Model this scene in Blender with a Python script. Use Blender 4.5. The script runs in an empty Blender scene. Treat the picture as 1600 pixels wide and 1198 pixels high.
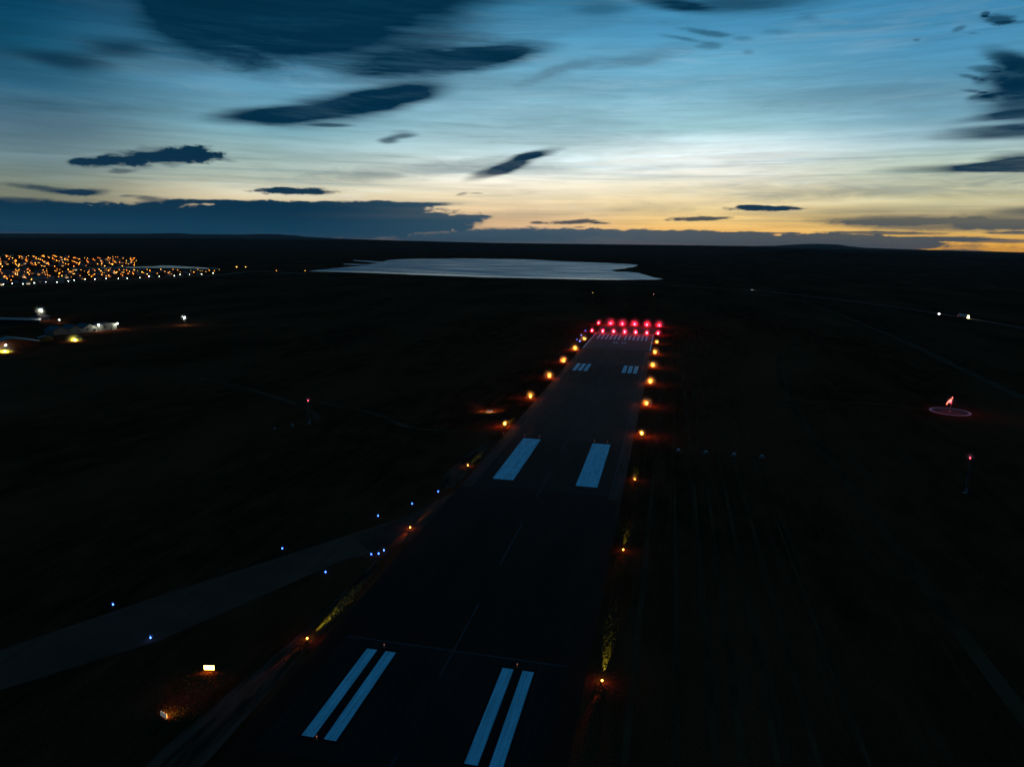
import bpy, bmesh, math, random
from mathutils import Vector, Matrix, noise
random.seed(11)
SC = bpy.context.scene
COL = SC.collection

# ------------------------------------------------------------------ camera (a drone 80 m above the runway's right edge)
CAM = Vector((38.2915, -660.985, 80.5369))
PITCH, ROLL, YAW = 0.1944, 0.0165, -0.2134
cp, sp, cy, sy = math.cos(PITCH), math.sin(PITCH), math.cos(YAW), math.sin(YAW)
fwd = Vector((sy*cp, cy*cp, -sp)); rgt = Vector((cy, -sy, 0)); up = rgt.cross(fwd)
r2 = rgt*math.cos(ROLL) + up*math.sin(ROLL); u2 = up*math.cos(ROLL) - rgt*math.sin(ROLL)
cd = bpy.data.cameras.new('camera'); cam = bpy.data.objects.new('camera', cd); COL.objects.link(cam)
cd.sensor_width = 36; cd.lens = 36*1120/1600; cd.clip_start = .5; cd.clip_end = 200000
cam.matrix_world = Matrix(((r2.x, u2.x, -fwd.x, CAM.x), (r2.y, u2.y, -fwd.y, CAM.y), (r2.z, u2.z, -fwd.z, CAM.z), (0, 0, 0, 1)))
SC.camera = cam
SC.view_settings.view_transform = 'Standard'; SC.view_settings.look = 'None'
SC.view_settings.exposure = 0; SC.view_settings.gamma = 1; SC.view_settings.use_curve_mapping = False
SC.cycles.use_denoising = True
SC.cycles.max_bounces = 4; SC.cycles.diffuse_bounces = 2; SC.cycles.glossy_bounces = 3
SC.cycles.sample_clamp_indirect = 4

SKY_COLUMNS = [[-33.1,[[-0.09,[0.0802,0.1144,0.1413]],[1.87,[0.1878,0.1946,0.1413]],[3.08,[0.2159,0.2502,0.1878]],[4.67,[0.1559,0.2423,0.2542]],[6.62,[0.0762,0.1714,0.2423]],[9.3,[0.0232,0.1221,0.2232]],[11.89,[0.0052,0.0762,0.1559]],[14.04,[0.0024,0.0545,0.1274]]]],[-19.1,[[0.18,[0.3515,0.2831,0.2232]],[2.16,[0.7758,0.6038,0.3712]],[3.3,[0.7305,0.6584,0.4564]],[4.65,[0.491,0.5906,0.5029]],[5.98,[0.3325,0.5029,0.5029]],[7.72,[0.1812,0.402,0.5029]],[9.86,[0.1221,0.3419,0.5149]],[11.93,[0.0704,0.2831,0.4851]],[15.9,[0.0097,0.1144,0.2423]]]],[-0.3,[[0.02,[0.6105,0.3613,0.2159]],[1.88,[0.8388,0.5647,0.305]],[3.33,[0.9387,0.7758,0.5029]],[4.76,[0.9911,0.9734,0.8388]],[5.93,[0.7605,0.9047,0.8879]],[7.09,[0.491,0.7305,0.807]],[8.47,[0.2961,0.5333,0.6445]],[10.7,[0.1946,0.4452,0.6105]],[12.87,[0.1221,0.3663,0.5647]],[14.97,[0.0762,0.314,0.5457]],[17.0,[0.0382,0.2159,0.402]]]],[14.0,[[-0.03,[0.8308,0.3515,0.0802]],[1.35,[1.0,0.5972,0.1812]],[2.52,[1.0,0.7454,0.3419]],[3.92,[0.9734,0.8388,0.5395]],[5.21,[1.0,0.9911,0.8714]],[6.21,[0.9131,0.9734,0.9387]],[7.11,[0.7305,0.9047,0.956]],[8.44,[0.3613,0.6584,0.7605]],[10.61,[0.1946,0.4678,0.6445]],[12.72,[0.1221,0.3916,0.6105]],[14.77,[0.0685,0.305,0.5457]],[16.75,[0.0452,0.2423,0.4564]]]],[30.5,[[-0.08,[1.0,0.4342,0.0194]],[1.26,[0.807,0.5149,0.1559]],[2.3,[0.4452,0.3712,0.2086]],[3.33,[0.6724,0.6172,0.3515]],[4.15,[0.6172,0.6172,0.4125]],[5.57,[0.5647,0.7011,0.5776]],[6.97,[0.3613,0.5647,0.6445]],[8.55,[0.1812,0.4179,0.5776]],[10.87,[0.0887,0.305,0.491]],[13.12,[0.0648,0.2831,0.5149]],[15.3,[0.0423,0.2232,0.4287]]]]]
CLOUDS = {"big":[[-18.69,15.36,7.058,2.556,5.8,0.88,1.0],[-11.18,16.31,6.844,2.365,6.8,0.9,0.85],[-22.85,14.6,2.682,1.986,6.7,0.7,0.85],[-5.64,16.85,5.148,1.584,2.3,0.9,0.5],[-15.3,13.77,5.349,1.215,4.5,0.8,0.6],[-18.09,8.61,3.971,0.559,5.7,0.5,1.0],[-12.74,9.57,4.996,0.959,12.0,0.62,1.0],[-8.99,10.45,2.93,0.785,11.5,0.9,0.7],[-6.85,10.84,1.716,0.523,10.1,0.9,0.3]],"high":[[-11.73,12.78,4.607,0.919,3.4,0.9,0.3],[-27.38,12.04,2.21,0.537,7.0,0.85,0.7],[-30.47,10.83,2.092,0.493,-0.8,0.75,0.8],[-24.25,11.74,4.421,0.712,0.0,0.9,0.22],[-1.6,13.45,3.729,0.718,11.2,0.75,0.85],[-5.17,12.75,5.475,0.595,7.9,0.9,0.55],[-7.54,12.87,5.189,1.098,8.5,0.9,0.55],[-8.92,14.47,4.657,1.64,3.0,0.9,0.45],[-13.93,8.21,1.565,0.132,1.9,0.5,0.75],[-9.7,7.3,0.666,0.204,2.1,0.7,0.75],[-8.6,7.66,0.909,0.158,7.0,0.7,0.7],[-8.64,7.98,0.669,0.113,2.1,0.8,0.3],[-1.65,5.3,2.068,0.376,15.0,0.5,0.85],[1.57,6.61,1.666,0.278,10.7,0.6,0.8],[0.02,5.99,1.671,0.42,20.9,0.7,0.7],[32.58,11.65,1.359,0.443,-24.2,0.7,0.7],[34.01,10.78,1.978,0.956,-6.1,0.7,0.85],[33.65,9.8,1.835,0.524,-0.4,0.6,0.7],[33.98,8.59,2.194,0.833,-4.6,0.7,0.9],[33.47,7.34,3.548,0.425,-0.7,0.6,0.9],[32.16,8.31,2.082,0.194,3.9,0.7,0.5],[32.19,5.23,4.207,0.281,-0.2,0.6,0.75],[33.57,5.22,2.718,0.356,-0.4,0.5,0.8],[34.55,5.45,2.322,0.546,-2.6,0.5,1.0],[35.26,2.47,1.978,0.278,-0.6,0.6,0.6],[15.65,16.39,4.811,0.583,-3.5,0.7,0.72],[11.19,16.54,2.269,0.315,-8.3,0.7,0.5],[4.49,16.7,4.221,0.638,-0.5,0.9,0.3],[6.14,16.44,1.634,0.399,-0.9,0.8,0.3],[-34.3,11.57,1.323,1.439,8.6,0.9,0.3]],"ragged":[[-19.21,12.07,2.151,0.693,-7.1,0.95,0.6],[-20.96,12.31,2.943,0.562,-2.6,0.95,0.4],[-25.01,5.47,2.677,0.511,6.5,0.6,1.0],[-27.09,5.09,1.96,0.336,7.6,0.65,0.95],[-29.4,4.82,1.278,0.289,6.7,0.65,0.9],[-30.32,4.8,0.664,0.204,3.8,0.5,0.8],[-23.44,5.69,1.744,0.473,0.4,0.4,1.0],[-27.85,4.33,0.698,0.147,3.3,0.6,0.6],[-21.53,5.5,0.769,0.131,-6.9,0.7,0.5],[-16.3,3.45,2.656,0.253,1.9,0.4,1.0],[-17.97,3.48,1.169,0.182,2.1,0.5,0.85],[-32.11,2.91,2.075,0.164,-4.1,0.7,0.8],[-30.12,2.84,1.492,0.188,4.7,0.7,0.75],[-27.78,2.69,0.39,0.085,2.4,0.6,0.5],[-26.3,2.54,0.882,0.173,-2.7,0.6,0.7],[4.67,1.61,1.883,0.175,2.8,0.4,0.9],[1.89,1.52,0.499,0.097,0.9,0.5,0.85],[6.65,1.57,0.689,0.077,0.7,0.5,0.8],[5.03,1.23,0.446,0.058,0.8,0.5,0.7],[14.05,1.96,2.341,0.17,2.5,0.35,0.92],[18.93,2.74,2.439,0.192,0.0,0.35,1.0],[18.03,2.86,1.255,0.138,0.0,0.5,0.8],[-4.1,3.59,0.395,0.095,11.2,0.6,0.5],[-2.97,3.66,0.494,0.057,1.1,0.6,0.4],[31.78,13.96,0.824,0.252,-7.3,0.5,0.8],[31.06,14.33,0.209,0.144,-7.3,0.5,0.7],[29.69,13.68,0.359,0.148,13.5,0.7,0.5],[30.5,13.33,0.353,0.055,-6.6,0.8,0.4],[27.35,13.27,0.188,0.076,-5.7,0.7,0.4],[32.65,13.67,0.843,0.107,-3.4,0.7,0.5],[31.46,11.19,0.768,0.188,-5.7,0.6,0.6],[30.64,10.82,0.64,0.114,-13.3,0.6,0.55],[31.27,10.46,0.421,0.19,-5.2,0.7,0.5],[31.1,9.91,0.565,0.096,-9.9,0.6,0.6],[32.37,10.73,1.37,0.3,4.4,0.6,0.7],[32.66,9.78,1.536,0.341,9.9,0.6,0.75],[32.95,11.4,1.349,0.369,-21.2,0.7,0.6],[33.26,10.27,1.345,0.299,-5.6,0.7,0.6],[31.83,9.59,1.044,0.153,3.2,0.7,0.45],[33.74,9.13,1.335,0.264,5.1,0.7,0.5],[13.88,14.68,1.611,0.161,-9.6,0.7,0.55],[12.24,14.38,1.272,0.122,-10.2,0.7,0.45],[14.16,13.86,0.806,0.204,-2.5,0.7,0.4],[16.67,13.33,0.35,0.163,-3.0,0.8,0.3],[16.25,14.24,0.614,0.161,-3.1,0.8,0.3],[20.62,15.2,0.664,0.193,-4.6,0.9,0.25],[18.6,14.49,0.853,0.158,-3.8,0.9,0.25]],"wisp":[[-8.49,12.11,6.122,0.384,6.6,0.9,0.55],[-7.08,11.52,5.7,0.302,4.2,0.9,0.5],[-5.18,11.03,4.792,0.262,4.8,0.9,0.4],[-9.87,13.6,6.973,0.664,8.1,0.9,0.45],[-5.17,14.43,5.677,0.579,5.1,0.9,0.35],[-21.86,11.18,5.005,0.487,-0.7,0.9,0.4],[-25.08,11.14,4.372,0.396,3.0,0.9,0.35],[-9.01,8.9,5.702,0.356,7.3,0.9,0.3],[2.41,15.41,4.736,0.572,5.2,0.9,0.3],[-30.29,7.28,5.859,0.637,7.2,0.9,0.3],[29.82,7.21,4.393,0.322,-1.1,0.9,0.45],[30.43,8.16,3.243,0.237,-0.7,0.9,0.4],[22.98,5.61,9.969,0.303,-0.4,0.8,0.4],[27.96,3.8,8.458,0.339,1.0,0.8,0.45],[21.14,2.54,8.627,0.271,1.0,0.8,0.35],[9.57,3.91,9.615,0.329,2.3,0.9,0.3],[8.62,13.2,3.271,0.378,5.9,0.8,0.55],[5.82,12.77,2.844,0.298,4.6,0.8,0.4],[3.45,12.57,2.15,0.342,14.1,0.8,0.55],[2.02,12.13,1.92,0.302,22.4,0.8,0.4],[9.11,12.86,1.866,0.253,-1.2,0.9,0.35],[11.37,13.72,2.75,0.413,12.2,0.9,0.25],[20.87,10.25,13.889,0.832,-3.9,0.9,0.4],[26.47,10.39,6.942,1.036,-2.1,0.9,0.25],[9.78,8.95,10.372,1.157,-2.6,0.9,0.25],[4.56,8.06,6.782,1.091,-1.8,0.9,0.28],[-5.67,5.4,9.763,0.514,4.4,0.8,0.5],[-2.24,5.9,5.893,0.373,6.1,0.8,0.3],[-11.91,5.49,8.5,0.734,2.1,0.9,0.28],[-15.67,4.2,5.054,0.366,4.1,0.9,0.3],[9.48,5.54,2.869,0.232,4.0,0.8,0.4],[2.68,5.46,3.438,0.281,-5.4,0.8,0.3],[16.41,6.44,3.602,0.268,1.0,0.8,0.3],[25.12,4.57,10.48,0.604,-0.1,0.8,0.42],[24.38,3.85,6.136,0.393,1.3,0.9,0.4],[32.96,4.61,4.49,0.32,-1.9,0.8,0.55],[33.79,3.48,3.743,0.281,1.8,0.9,0.35],[29.95,6.08,5.133,0.244,0.5,0.9,0.3],[17.96,3.68,8.941,0.547,2.8,0.9,0.22],[4.74,2.44,7.903,0.385,2.7,0.9,0.32],[13.42,3.08,6.095,0.234,4.2,0.9,0.2],[0.78,1.99,5.98,0.388,0.9,0.9,0.35],[-28.93,5.99,7.555,1.064,4.3,0.9,0.2],[-22.27,4.5,6.789,0.395,2.8,0.9,0.25],[-32.69,4.24,3.163,0.401,3.8,0.9,0.25]],"bank_blue":[[-33.02,0.67,10.602,1.32,1.5,0.22,1.0],[-23.76,0.82,13.876,1.525,2.4,0.14,1.0],[-15.78,1.33,11.126,1.314,2.3,0.14,1.0],[-11.99,2.5,5.246,0.378,1.5,0.3,1.0],[-8.13,2.69,3.415,0.162,2.3,0.5,1.0],[-9.12,1.28,6.633,0.674,1.1,0.14,0.92],[-5.68,1.74,3.461,0.242,1.1,0.3,1.0],[-3.45,1.92,1.491,0.116,1.0,0.5,0.9],[-6.18,0.41,12.395,0.585,1.0,0.4,0.8],[-33.6,1.95,3.124,0.365,-0.6,0.4,0.85],[-30.4,1.79,2.234,0.126,2.1,0.5,0.85],[-25.72,2.26,1.46,0.218,2.1,0.5,0.9],[-23.65,2.47,1.507,0.151,2.1,0.5,0.9],[-21.75,2.53,1.291,0.153,2.0,0.5,0.9],[-19.35,2.48,2.664,0.228,1.8,0.4,1.0]],"bank_grey":[[1.32,0.15,10.528,0.934,0.9,0.12,1.0],[10.23,0.34,13.576,0.774,-0.1,0.12,1.0],[18.22,0.36,10.828,0.561,-0.1,0.15,1.0],[24.71,0.46,5.358,0.492,-2.2,0.15,1.0],[16.4,0.29,15.195,0.425,-0.1,0.2,0.9],[10.92,0.97,2.408,0.096,0.8,0.4,0.9],[18.18,0.94,3.153,0.102,0.7,0.4,0.9],[26.68,1.05,3.579,0.114,-0.5,0.4,0.9],[28.68,0.68,4.223,0.173,0.7,0.35,1.0],[32.76,0.61,3.174,0.141,-0.3,0.4,0.85],[34.43,1.11,1.523,0.097,0.4,0.4,0.85],[26.99,1.92,4.336,0.304,1.1,0.5,0.85],[30.47,1.59,5.905,0.38,0.1,0.5,0.8],[33.99,1.88,3.068,0.568,-0.2,0.6,0.7],[26.38,0.08,3.612,0.106,-0.0,0.4,0.55],[31.4,-0.06,1.458,0.085,0.1,0.4,0.8],[26.44,0.3,0.401,0.053,0.9,0.5,0.7]]}
RIDGES = [[11000,3200,[[-46.58,8.3],[-35.18,32.7],[-24.86,61.2],[-19.48,69.6],[-14.9,75.1],[-8.16,77.6],[-0.18,64.7],[4.83,70.9],[7.81,66.2],[9.77,74.3],[14.56,77.8],[19.16,71.4],[23.52,60.2],[28.39,57.0],[31.41,56.5],[34.93,55.0],[46.38,51.2]]],[30000,5000,[[-46.56,-24.5],[-35.16,94.1],[-26.68,174.8],[-24.84,216.1],[-23.8,186.4],[-20.36,202.5],[-19.47,235.1],[-17.89,250.1],[-17.39,220.5],[-16.66,212.5],[-16.11,168.1],[-13.96,124.8],[-5.19,33.7],[18.26,90.7],[19.6,115.3],[20.92,168.3],[22.0,211.4],[23.49,205.4],[24.0,195.7],[24.55,144.2],[25.59,93.3],[28.39,66.2],[34.93,28.4],[46.38,21.4]]],[5600,900,[[-46.68,-38.1],[-0.16,-31.1],[13.67,-6.1],[16.0,19.6],[19.19,40.6],[20.73,55.8],[21.73,60.3],[23.11,54.0],[25.21,45.0],[28.42,38.9],[34.97,29.9],[46.44,26.9]]]]
LAKE = [[-865.0,1033.9],[-866.8,1047.4],[-872.2,1071.0],[-870.7,1074.5],[-876.8,1099.7],[-875.0,1114.3],[-877.9,1130.4],[-881.2,1146.2],[-881.2,1168.8],[-886.0,1199.3],[-894.6,1240.7],[-893.6,1262.6],[-903.7,1302.9],[-901.8,1329.1],[-906.9,1361.1],[-903.8,1375.9],[-907.5,1400.0],[-907.6,1420.6],[-915.3,1462.9],[-918.6,1482.5],[-915.0,1505.3],[-917.9,1527.7],[-932.2,1532.3],[-944.0,1529.3],[-953.2,1524.9],[-965.9,1526.7],[-977.9,1527.8],[-1000.8,1547.9],[-1011.4,1541.7],[-1012.3,1549.0],[-1020.2,1564.1],[-1019.1,1563.8],[-1030.1,1581.5],[-1021.0,1569.5],[-1029.4,1579.0],[-1034.5,1595.3],[-1021.2,1593.2],[-1015.7,1617.5],[-1005.5,1621.7],[-990.6,1620.2],[-971.7,1610.2],[-961.8,1613.5],[-955.8,1630.6],[-963.8,1661.2],[-964.9,1669.4],[-969.5,1696.6],[-967.7,1695.9],[-969.2,1714.2],[-976.9,1751.8],[-980.9,1767.6],[-1005.0,1793.5],[-1031.6,1821.2],[-1058.5,1855.5],[-1085.7,1877.4],[-1120.9,1920.4],[-1144.0,1948.7],[-1176.6,1980.1],[-1179.8,1986.7],[-1185.0,1993.3],[-1194.8,2024.2],[-1192.7,2020.4],[-1198.4,2034.3],[-1196.5,2031.4],[-1205.2,2048.4],[-1171.2,2014.8],[-1154.9,2011.2],[-1129.9,1998.8],[-1106.0,1979.9],[-1077.5,1953.2],[-1056.5,1942.3],[-1030.2,1922.1],[-1036.1,1944.8],[-1053.5,1990.4],[-1060.9,2023.4],[-1071.0,2046.0],[-1083.6,2092.6],[-1092.6,2116.3],[-1100.0,2145.5],[-1105.8,2184.6],[-1103.7,2189.7],[-1106.6,2225.9],[-1117.6,2261.8],[-1117.8,2287.8],[-1109.1,2290.9],[-1118.7,2330.6],[-1106.9,2349.8],[-1103.5,2385.9],[-1099.6,2408.5],[-1088.3,2437.7],[-1079.9,2453.5],[-1071.1,2479.3],[-1060.6,2501.1],[-1044.1,2498.5],[-1026.4,2522.4],[-1016.9,2542.1],[-1012.7,2600.7],[-991.5,2591.7],[-983.8,2628.1],[-971.9,2649.9],[-966.1,2685.4],[-946.8,2692.8],[-935.1,2722.6],[-911.0,2706.3],[-893.8,2712.2],[-884.1,2744.6],[-873.2,2762.4],[-860.9,2777.8],[-837.9,2776.5],[-816.9,2760.3],[-806.5,2800.2],[-784.9,2777.6],[-767.5,2790.4],[-753.7,2812.8],[-727.3,2785.8],[-707.5,2774.4],[-680.7,2768.4],[-668.0,2799.1],[-638.4,2743.4],[-626.4,2759.7],[-599.9,2741.0],[-579.6,2721.0],[-560.8,2726.2],[-543.5,2694.9],[-523.3,2678.0],[-491.9,2626.0],[-480.4,2617.8],[-458.6,2601.3],[-439.2,2578.8],[-420.5,2578.5],[-404.2,2562.9],[-384.5,2538.0],[-363.4,2535.0],[-350.0,2526.0],[-327.7,2500.4],[-309.0,2496.4],[-290.4,2475.5],[-276.5,2473.5],[-257.6,2449.6],[-241.2,2439.2],[-225.8,2447.8],[-208.1,2427.3],[-199.1,2419.9],[-183.9,2395.4],[-170.7,2410.4],[-158.3,2385.6],[-151.6,2387.3],[-140.2,2365.0],[-127.4,2371.5],[-119.4,2348.3],[-114.3,2334.0],[-112.2,2312.1],[-108.0,2310.7],[-98.1,2300.8],[-96.5,2278.0],[-88.0,2248.4],[-91.3,2196.4],[-91.8,2160.2],[-89.8,2127.3],[-89.7,2102.0],[-92.4,2084.4],[-92.9,2035.7],[-95.3,2002.3],[-96.3,1954.8],[-103.7,1935.1],[-103.2,1889.0],[-108.7,1872.6],[-110.6,1828.6],[-111.1,1804.9],[-114.8,1770.5],[-120.2,1749.8],[-125.8,1725.0],[-126.1,1708.8],[-131.9,1692.9],[-135.4,1658.0],[-140.1,1643.1],[-145.0,1622.9],[-140.5,1615.0],[-139.7,1582.5],[-133.2,1573.7],[-131.7,1551.8],[-130.4,1544.5],[-126.7,1522.2],[-122.5,1509.3],[-114.7,1499.8],[-110.5,1502.6],[-103.6,1499.0],[-97.4,1510.3],[-93.0,1513.2],[-85.2,1505.7],[-78.8,1502.4],[-75.3,1488.0],[-72.0,1475.0],[-67.1,1475.4],[-63.1,1462.6],[-58.1,1460.8],[-55.6,1448.7],[-52.0,1444.9],[-46.6,1415.6],[-44.4,1407.3],[-41.1,1377.3],[-35.4,1354.2],[-31.4,1347.3],[-30.4,1325.8],[-25.5,1303.6],[-20.3,1279.4],[-19.3,1260.3],[-15.9,1249.5],[-11.2,1238.1],[-10.0,1208.0],[-6.3,1198.6],[-2.3,1180.4],[-0.3,1169.9],[5.1,1157.2],[8.1,1143.9],[14.4,1136.9],[16.5,1128.6],[19.3,1109.7],[23.6,1101.5],[19.1,1099.5],[13.4,1087.8],[7.2,1074.5],[-0.3,1066.6],[-4.6,1057.8],[-11.6,1049.8],[-16.5,1045.7],[-26.8,1043.8],[-37.0,1033.9],[-46.1,1023.7],[-57.0,1022.7],[-66.3,1010.8],[-77.6,1000.2],[-86.7,998.9],[-94.7,1000.5],[-105.1,989.1],[-113.4,988.1],[-122.4,985.9],[-132.8,985.2],[-141.9,975.0],[-149.7,974.9],[-166.1,975.2],[-184.7,972.1],[-200.5,975.4],[-218.5,970.5],[-234.6,967.9],[-253.1,964.6],[-269.6,961.9],[-286.4,955.8],[-305.7,960.3],[-323.3,960.4],[-336.8,952.7],[-357.4,956.1],[-372.4,948.3],[-390.2,949.5],[-410.1,957.3],[-429.8,960.0],[-447.5,959.4],[-469.3,966.2],[-488.2,973.6],[-504.6,966.9],[-527.3,974.8],[-547.2,978.6],[-565.8,978.7],[-589.6,992.1],[-609.3,995.0],[-630.1,996.4],[-653.3,999.6],[-674.9,1009.1],[-690.7,1011.3],[-707.0,1011.2],[-723.5,1012.9],[-737.8,1016.5],[-750.8,1011.1],[-770.9,1024.3],[-786.0,1020.3],[-799.4,1023.1],[-812.0,1029.2],[-816.5,1020.4],[-828.8,1022.6],[-844.1,1035.3],[-851.7,1031.3]]
RIM_LOW = [[-860.6,1032.3],[-827.3,1093.7],[-705.8,1102.4],[-562.0,1075.3],[-414.8,1041.9],[-286.0,1047.8],[-159.0,1054.4],[-77.1,1069.1],[-31.6,1056.2],[-52.5,1031.2],[-87.6,1010.9],[-151.1,986.7],[-271.9,973.6],[-393.3,961.2],[-531.5,987.1],[-680.5,1022.2],[-790.9,1030.3]]
RIM_UP = [[-994.8,2116.2],[-858.6,2278.4],[-693.1,2294.4],[-528.3,2288.8],[-375.1,2154.9],[-231.3,1973.5],[-148.7,1745.2],[-149.7,1561.6],[-171.9,1491.1],[-163.7,1609.4],[-172.9,1688.5],[-251.6,1848.6],[-368.7,2030.0],[-518.0,2168.5],[-674.3,2218.8],[-835.5,2202.8]]
STRIP = [[-1414.4,878.6],[-1378.5,965.9],[-1342.2,1064.6],[-1369.8,1130.5],[-1322.5,1130.6],[-1245.0,1094.0],[-1112.1,1028.5],[-1138.2,998.7],[-1233.8,1000.6],[-1321.7,944.3]]
LAMPS_UPPER = [[-1585.3,924.2],[-2107.7,1341.2],[-1594.0,1066.1],[-1417.6,1085.1],[-1825.0,1224.3],[-1654.7,1117.0],[-1891.1,1380.0],[-1554.8,934.1],[-1796.4,1425.4],[-2253.0,1419.7],[-1591.9,829.8],[-1602.1,1031.5],[-1730.7,958.9],[-2282.4,1443.8],[-2048.3,1330.4],[-1831.8,1185.6],[-1623.7,857.4],[-1634.1,1281.1],[-1513.1,800.5],[-1459.0,901.8],[-1711.4,1431.1],[-1521.8,1194.9],[-2161.8,1425.0],[-1969.7,1219.2],[-1912.0,1212.0],[-1779.6,1083.9],[-1543.1,1058.4],[-1557.1,890.8],[-1785.4,1007.4],[-1531.1,1139.1],[-1594.3,1107.7],[-1534.8,828.1],[-1577.4,1267.8],[-1491.4,970.8],[-1527.9,905.7],[-2034.5,1225.7],[-1444.9,805.1],[-1613.1,940.9],[-1949.3,1380.4],[-1853.8,1203.6],[-1474.4,1095.2],[-1536.0,1020.8],[-1758.1,1250.7],[-1740.1,1418.8],[-2000.1,1240.6],[-1677.5,902.8],[-2061.0,1478.0],[-1946.2,1150.3],[-1565.8,849.5],[-2046.7,1413.1],[-1548.1,975.5],[-1763.0,1207.1],[-1870.9,1539.4],[-1716.0,1125.9],[-1584.2,1194.2],[-1819.7,1266.8],[-2159.5,1463.5],[-2098.9,1460.1],[-1848.5,1478.6],[-1895.4,1111.0],[-1369.1,1004.4],[-1857.0,1397.4],[-1505.7,846.0],[-1684.9,1094.4],[-1736.5,1188.6],[-1606.7,985.7],[-2368.9,1513.6],[-1763.4,1447.7],[-1939.7,1193.7],[-2007.4,1194.8],[-1985.3,1324.2],[-2123.1,1487.2],[-1552.6,1254.8],[-1569.3,1234.2],[-1979.6,1449.0],[-1828.9,1454.9],[-2171.0,1353.6],[-1753.3,1022.0],[-2128.9,1403.4],[-1851.2,1523.5],[-1680.5,1382.8],[-1698.3,1328.8],[-2016.3,1316.8],[-1629.8,1325.6],[-1430.3,966.4],[-1906.4,1566.8],[-1495.8,876.8],[-1865.2,1348.5],[-1744.4,1105.4],[-1899.3,1301.0],[-2093.7,1503.2],[-1661.5,1033.4],[-1494.7,927.6],[-1288.2,887.3],[-1308.9,953.4],[-2195.4,1409.0],[-1480.7,1064.9],[-2165.0,1385.2],[-1620.8,893.8],[-1678.3,992.6],[-1812.0,1346.1],[-1459.3,711.9],[-1731.6,1460.3],[-1986.6,1405.4],[-1589.6,1153.1],[-1882.4,1228.5],[-1654.1,1348.5],[-2069.9,1395.4],[-1355.1,891.4],[-1480.3,824.0],[-1441.8,916.5],[-1893.8,1182.7],[-1623.2,1090.7],[-1566.7,1082.6],[-2002.7,1470.7],[-1513.8,1078.3],[-1448.0,997.6],[-1668.6,1185.7],[-1647.6,1197.2],[-1901.3,1145.5],[-1876.2,1311.5],[-1917.5,1406.3],[-1678.1,956.3],[-2227.9,1436.3],[-1800.4,1385.3],[-2039.5,1453.8],[-1774.2,1127.1],[-1390.4,789.2],[-1709.3,1164.0],[-1938.3,1228.5],[-1923.7,1361.7],[-1455.7,751.1],[-1830.3,1096.8],[-1401.7,980.8],[-1321.4,867.7],[-2101.4,1420.9],[-1515.5,756.9],[-1728.2,1039.7],[-1998.8,1273.8],[-2085.7,1306.4],[-2340.7,1494.0],[-1554.7,1171.9],[-2054.7,1252.8],[-1665.3,1264.7],[-1417.4,1001.7],[-1795.7,1201.0],[-1526.0,997.2],[-1749.2,1299.4],[-1728.2,1004.1],[-1693.0,1290.3],[-2223.6,1397.8],[-1839.1,1363.1],[-1355.7,806.6],[-1569.0,810.8],[-2146.3,1551.1],[-1367.6,946.4],[-2011.7,1394.2],[-1380.1,870.6],[-2104.9,1376.9],[-1854.5,1440.0],[-1789.8,1512.3],[-1808.9,1113.4],[-1436.3,1075.7],[-1656.9,1074.3],[-1824.7,1134.7],[-1752.8,1378.8],[-1722.6,1271.9],[-1935.0,1321.0],[-1938.9,1276.4],[-2150.7,1515.4],[-1775.7,1049.2],[-1782.6,1282.2],[-1637.0,1006.1],[-1492.3,1164.2],[-1843.3,1290.1],[-1638.3,1240.6]]
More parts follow.
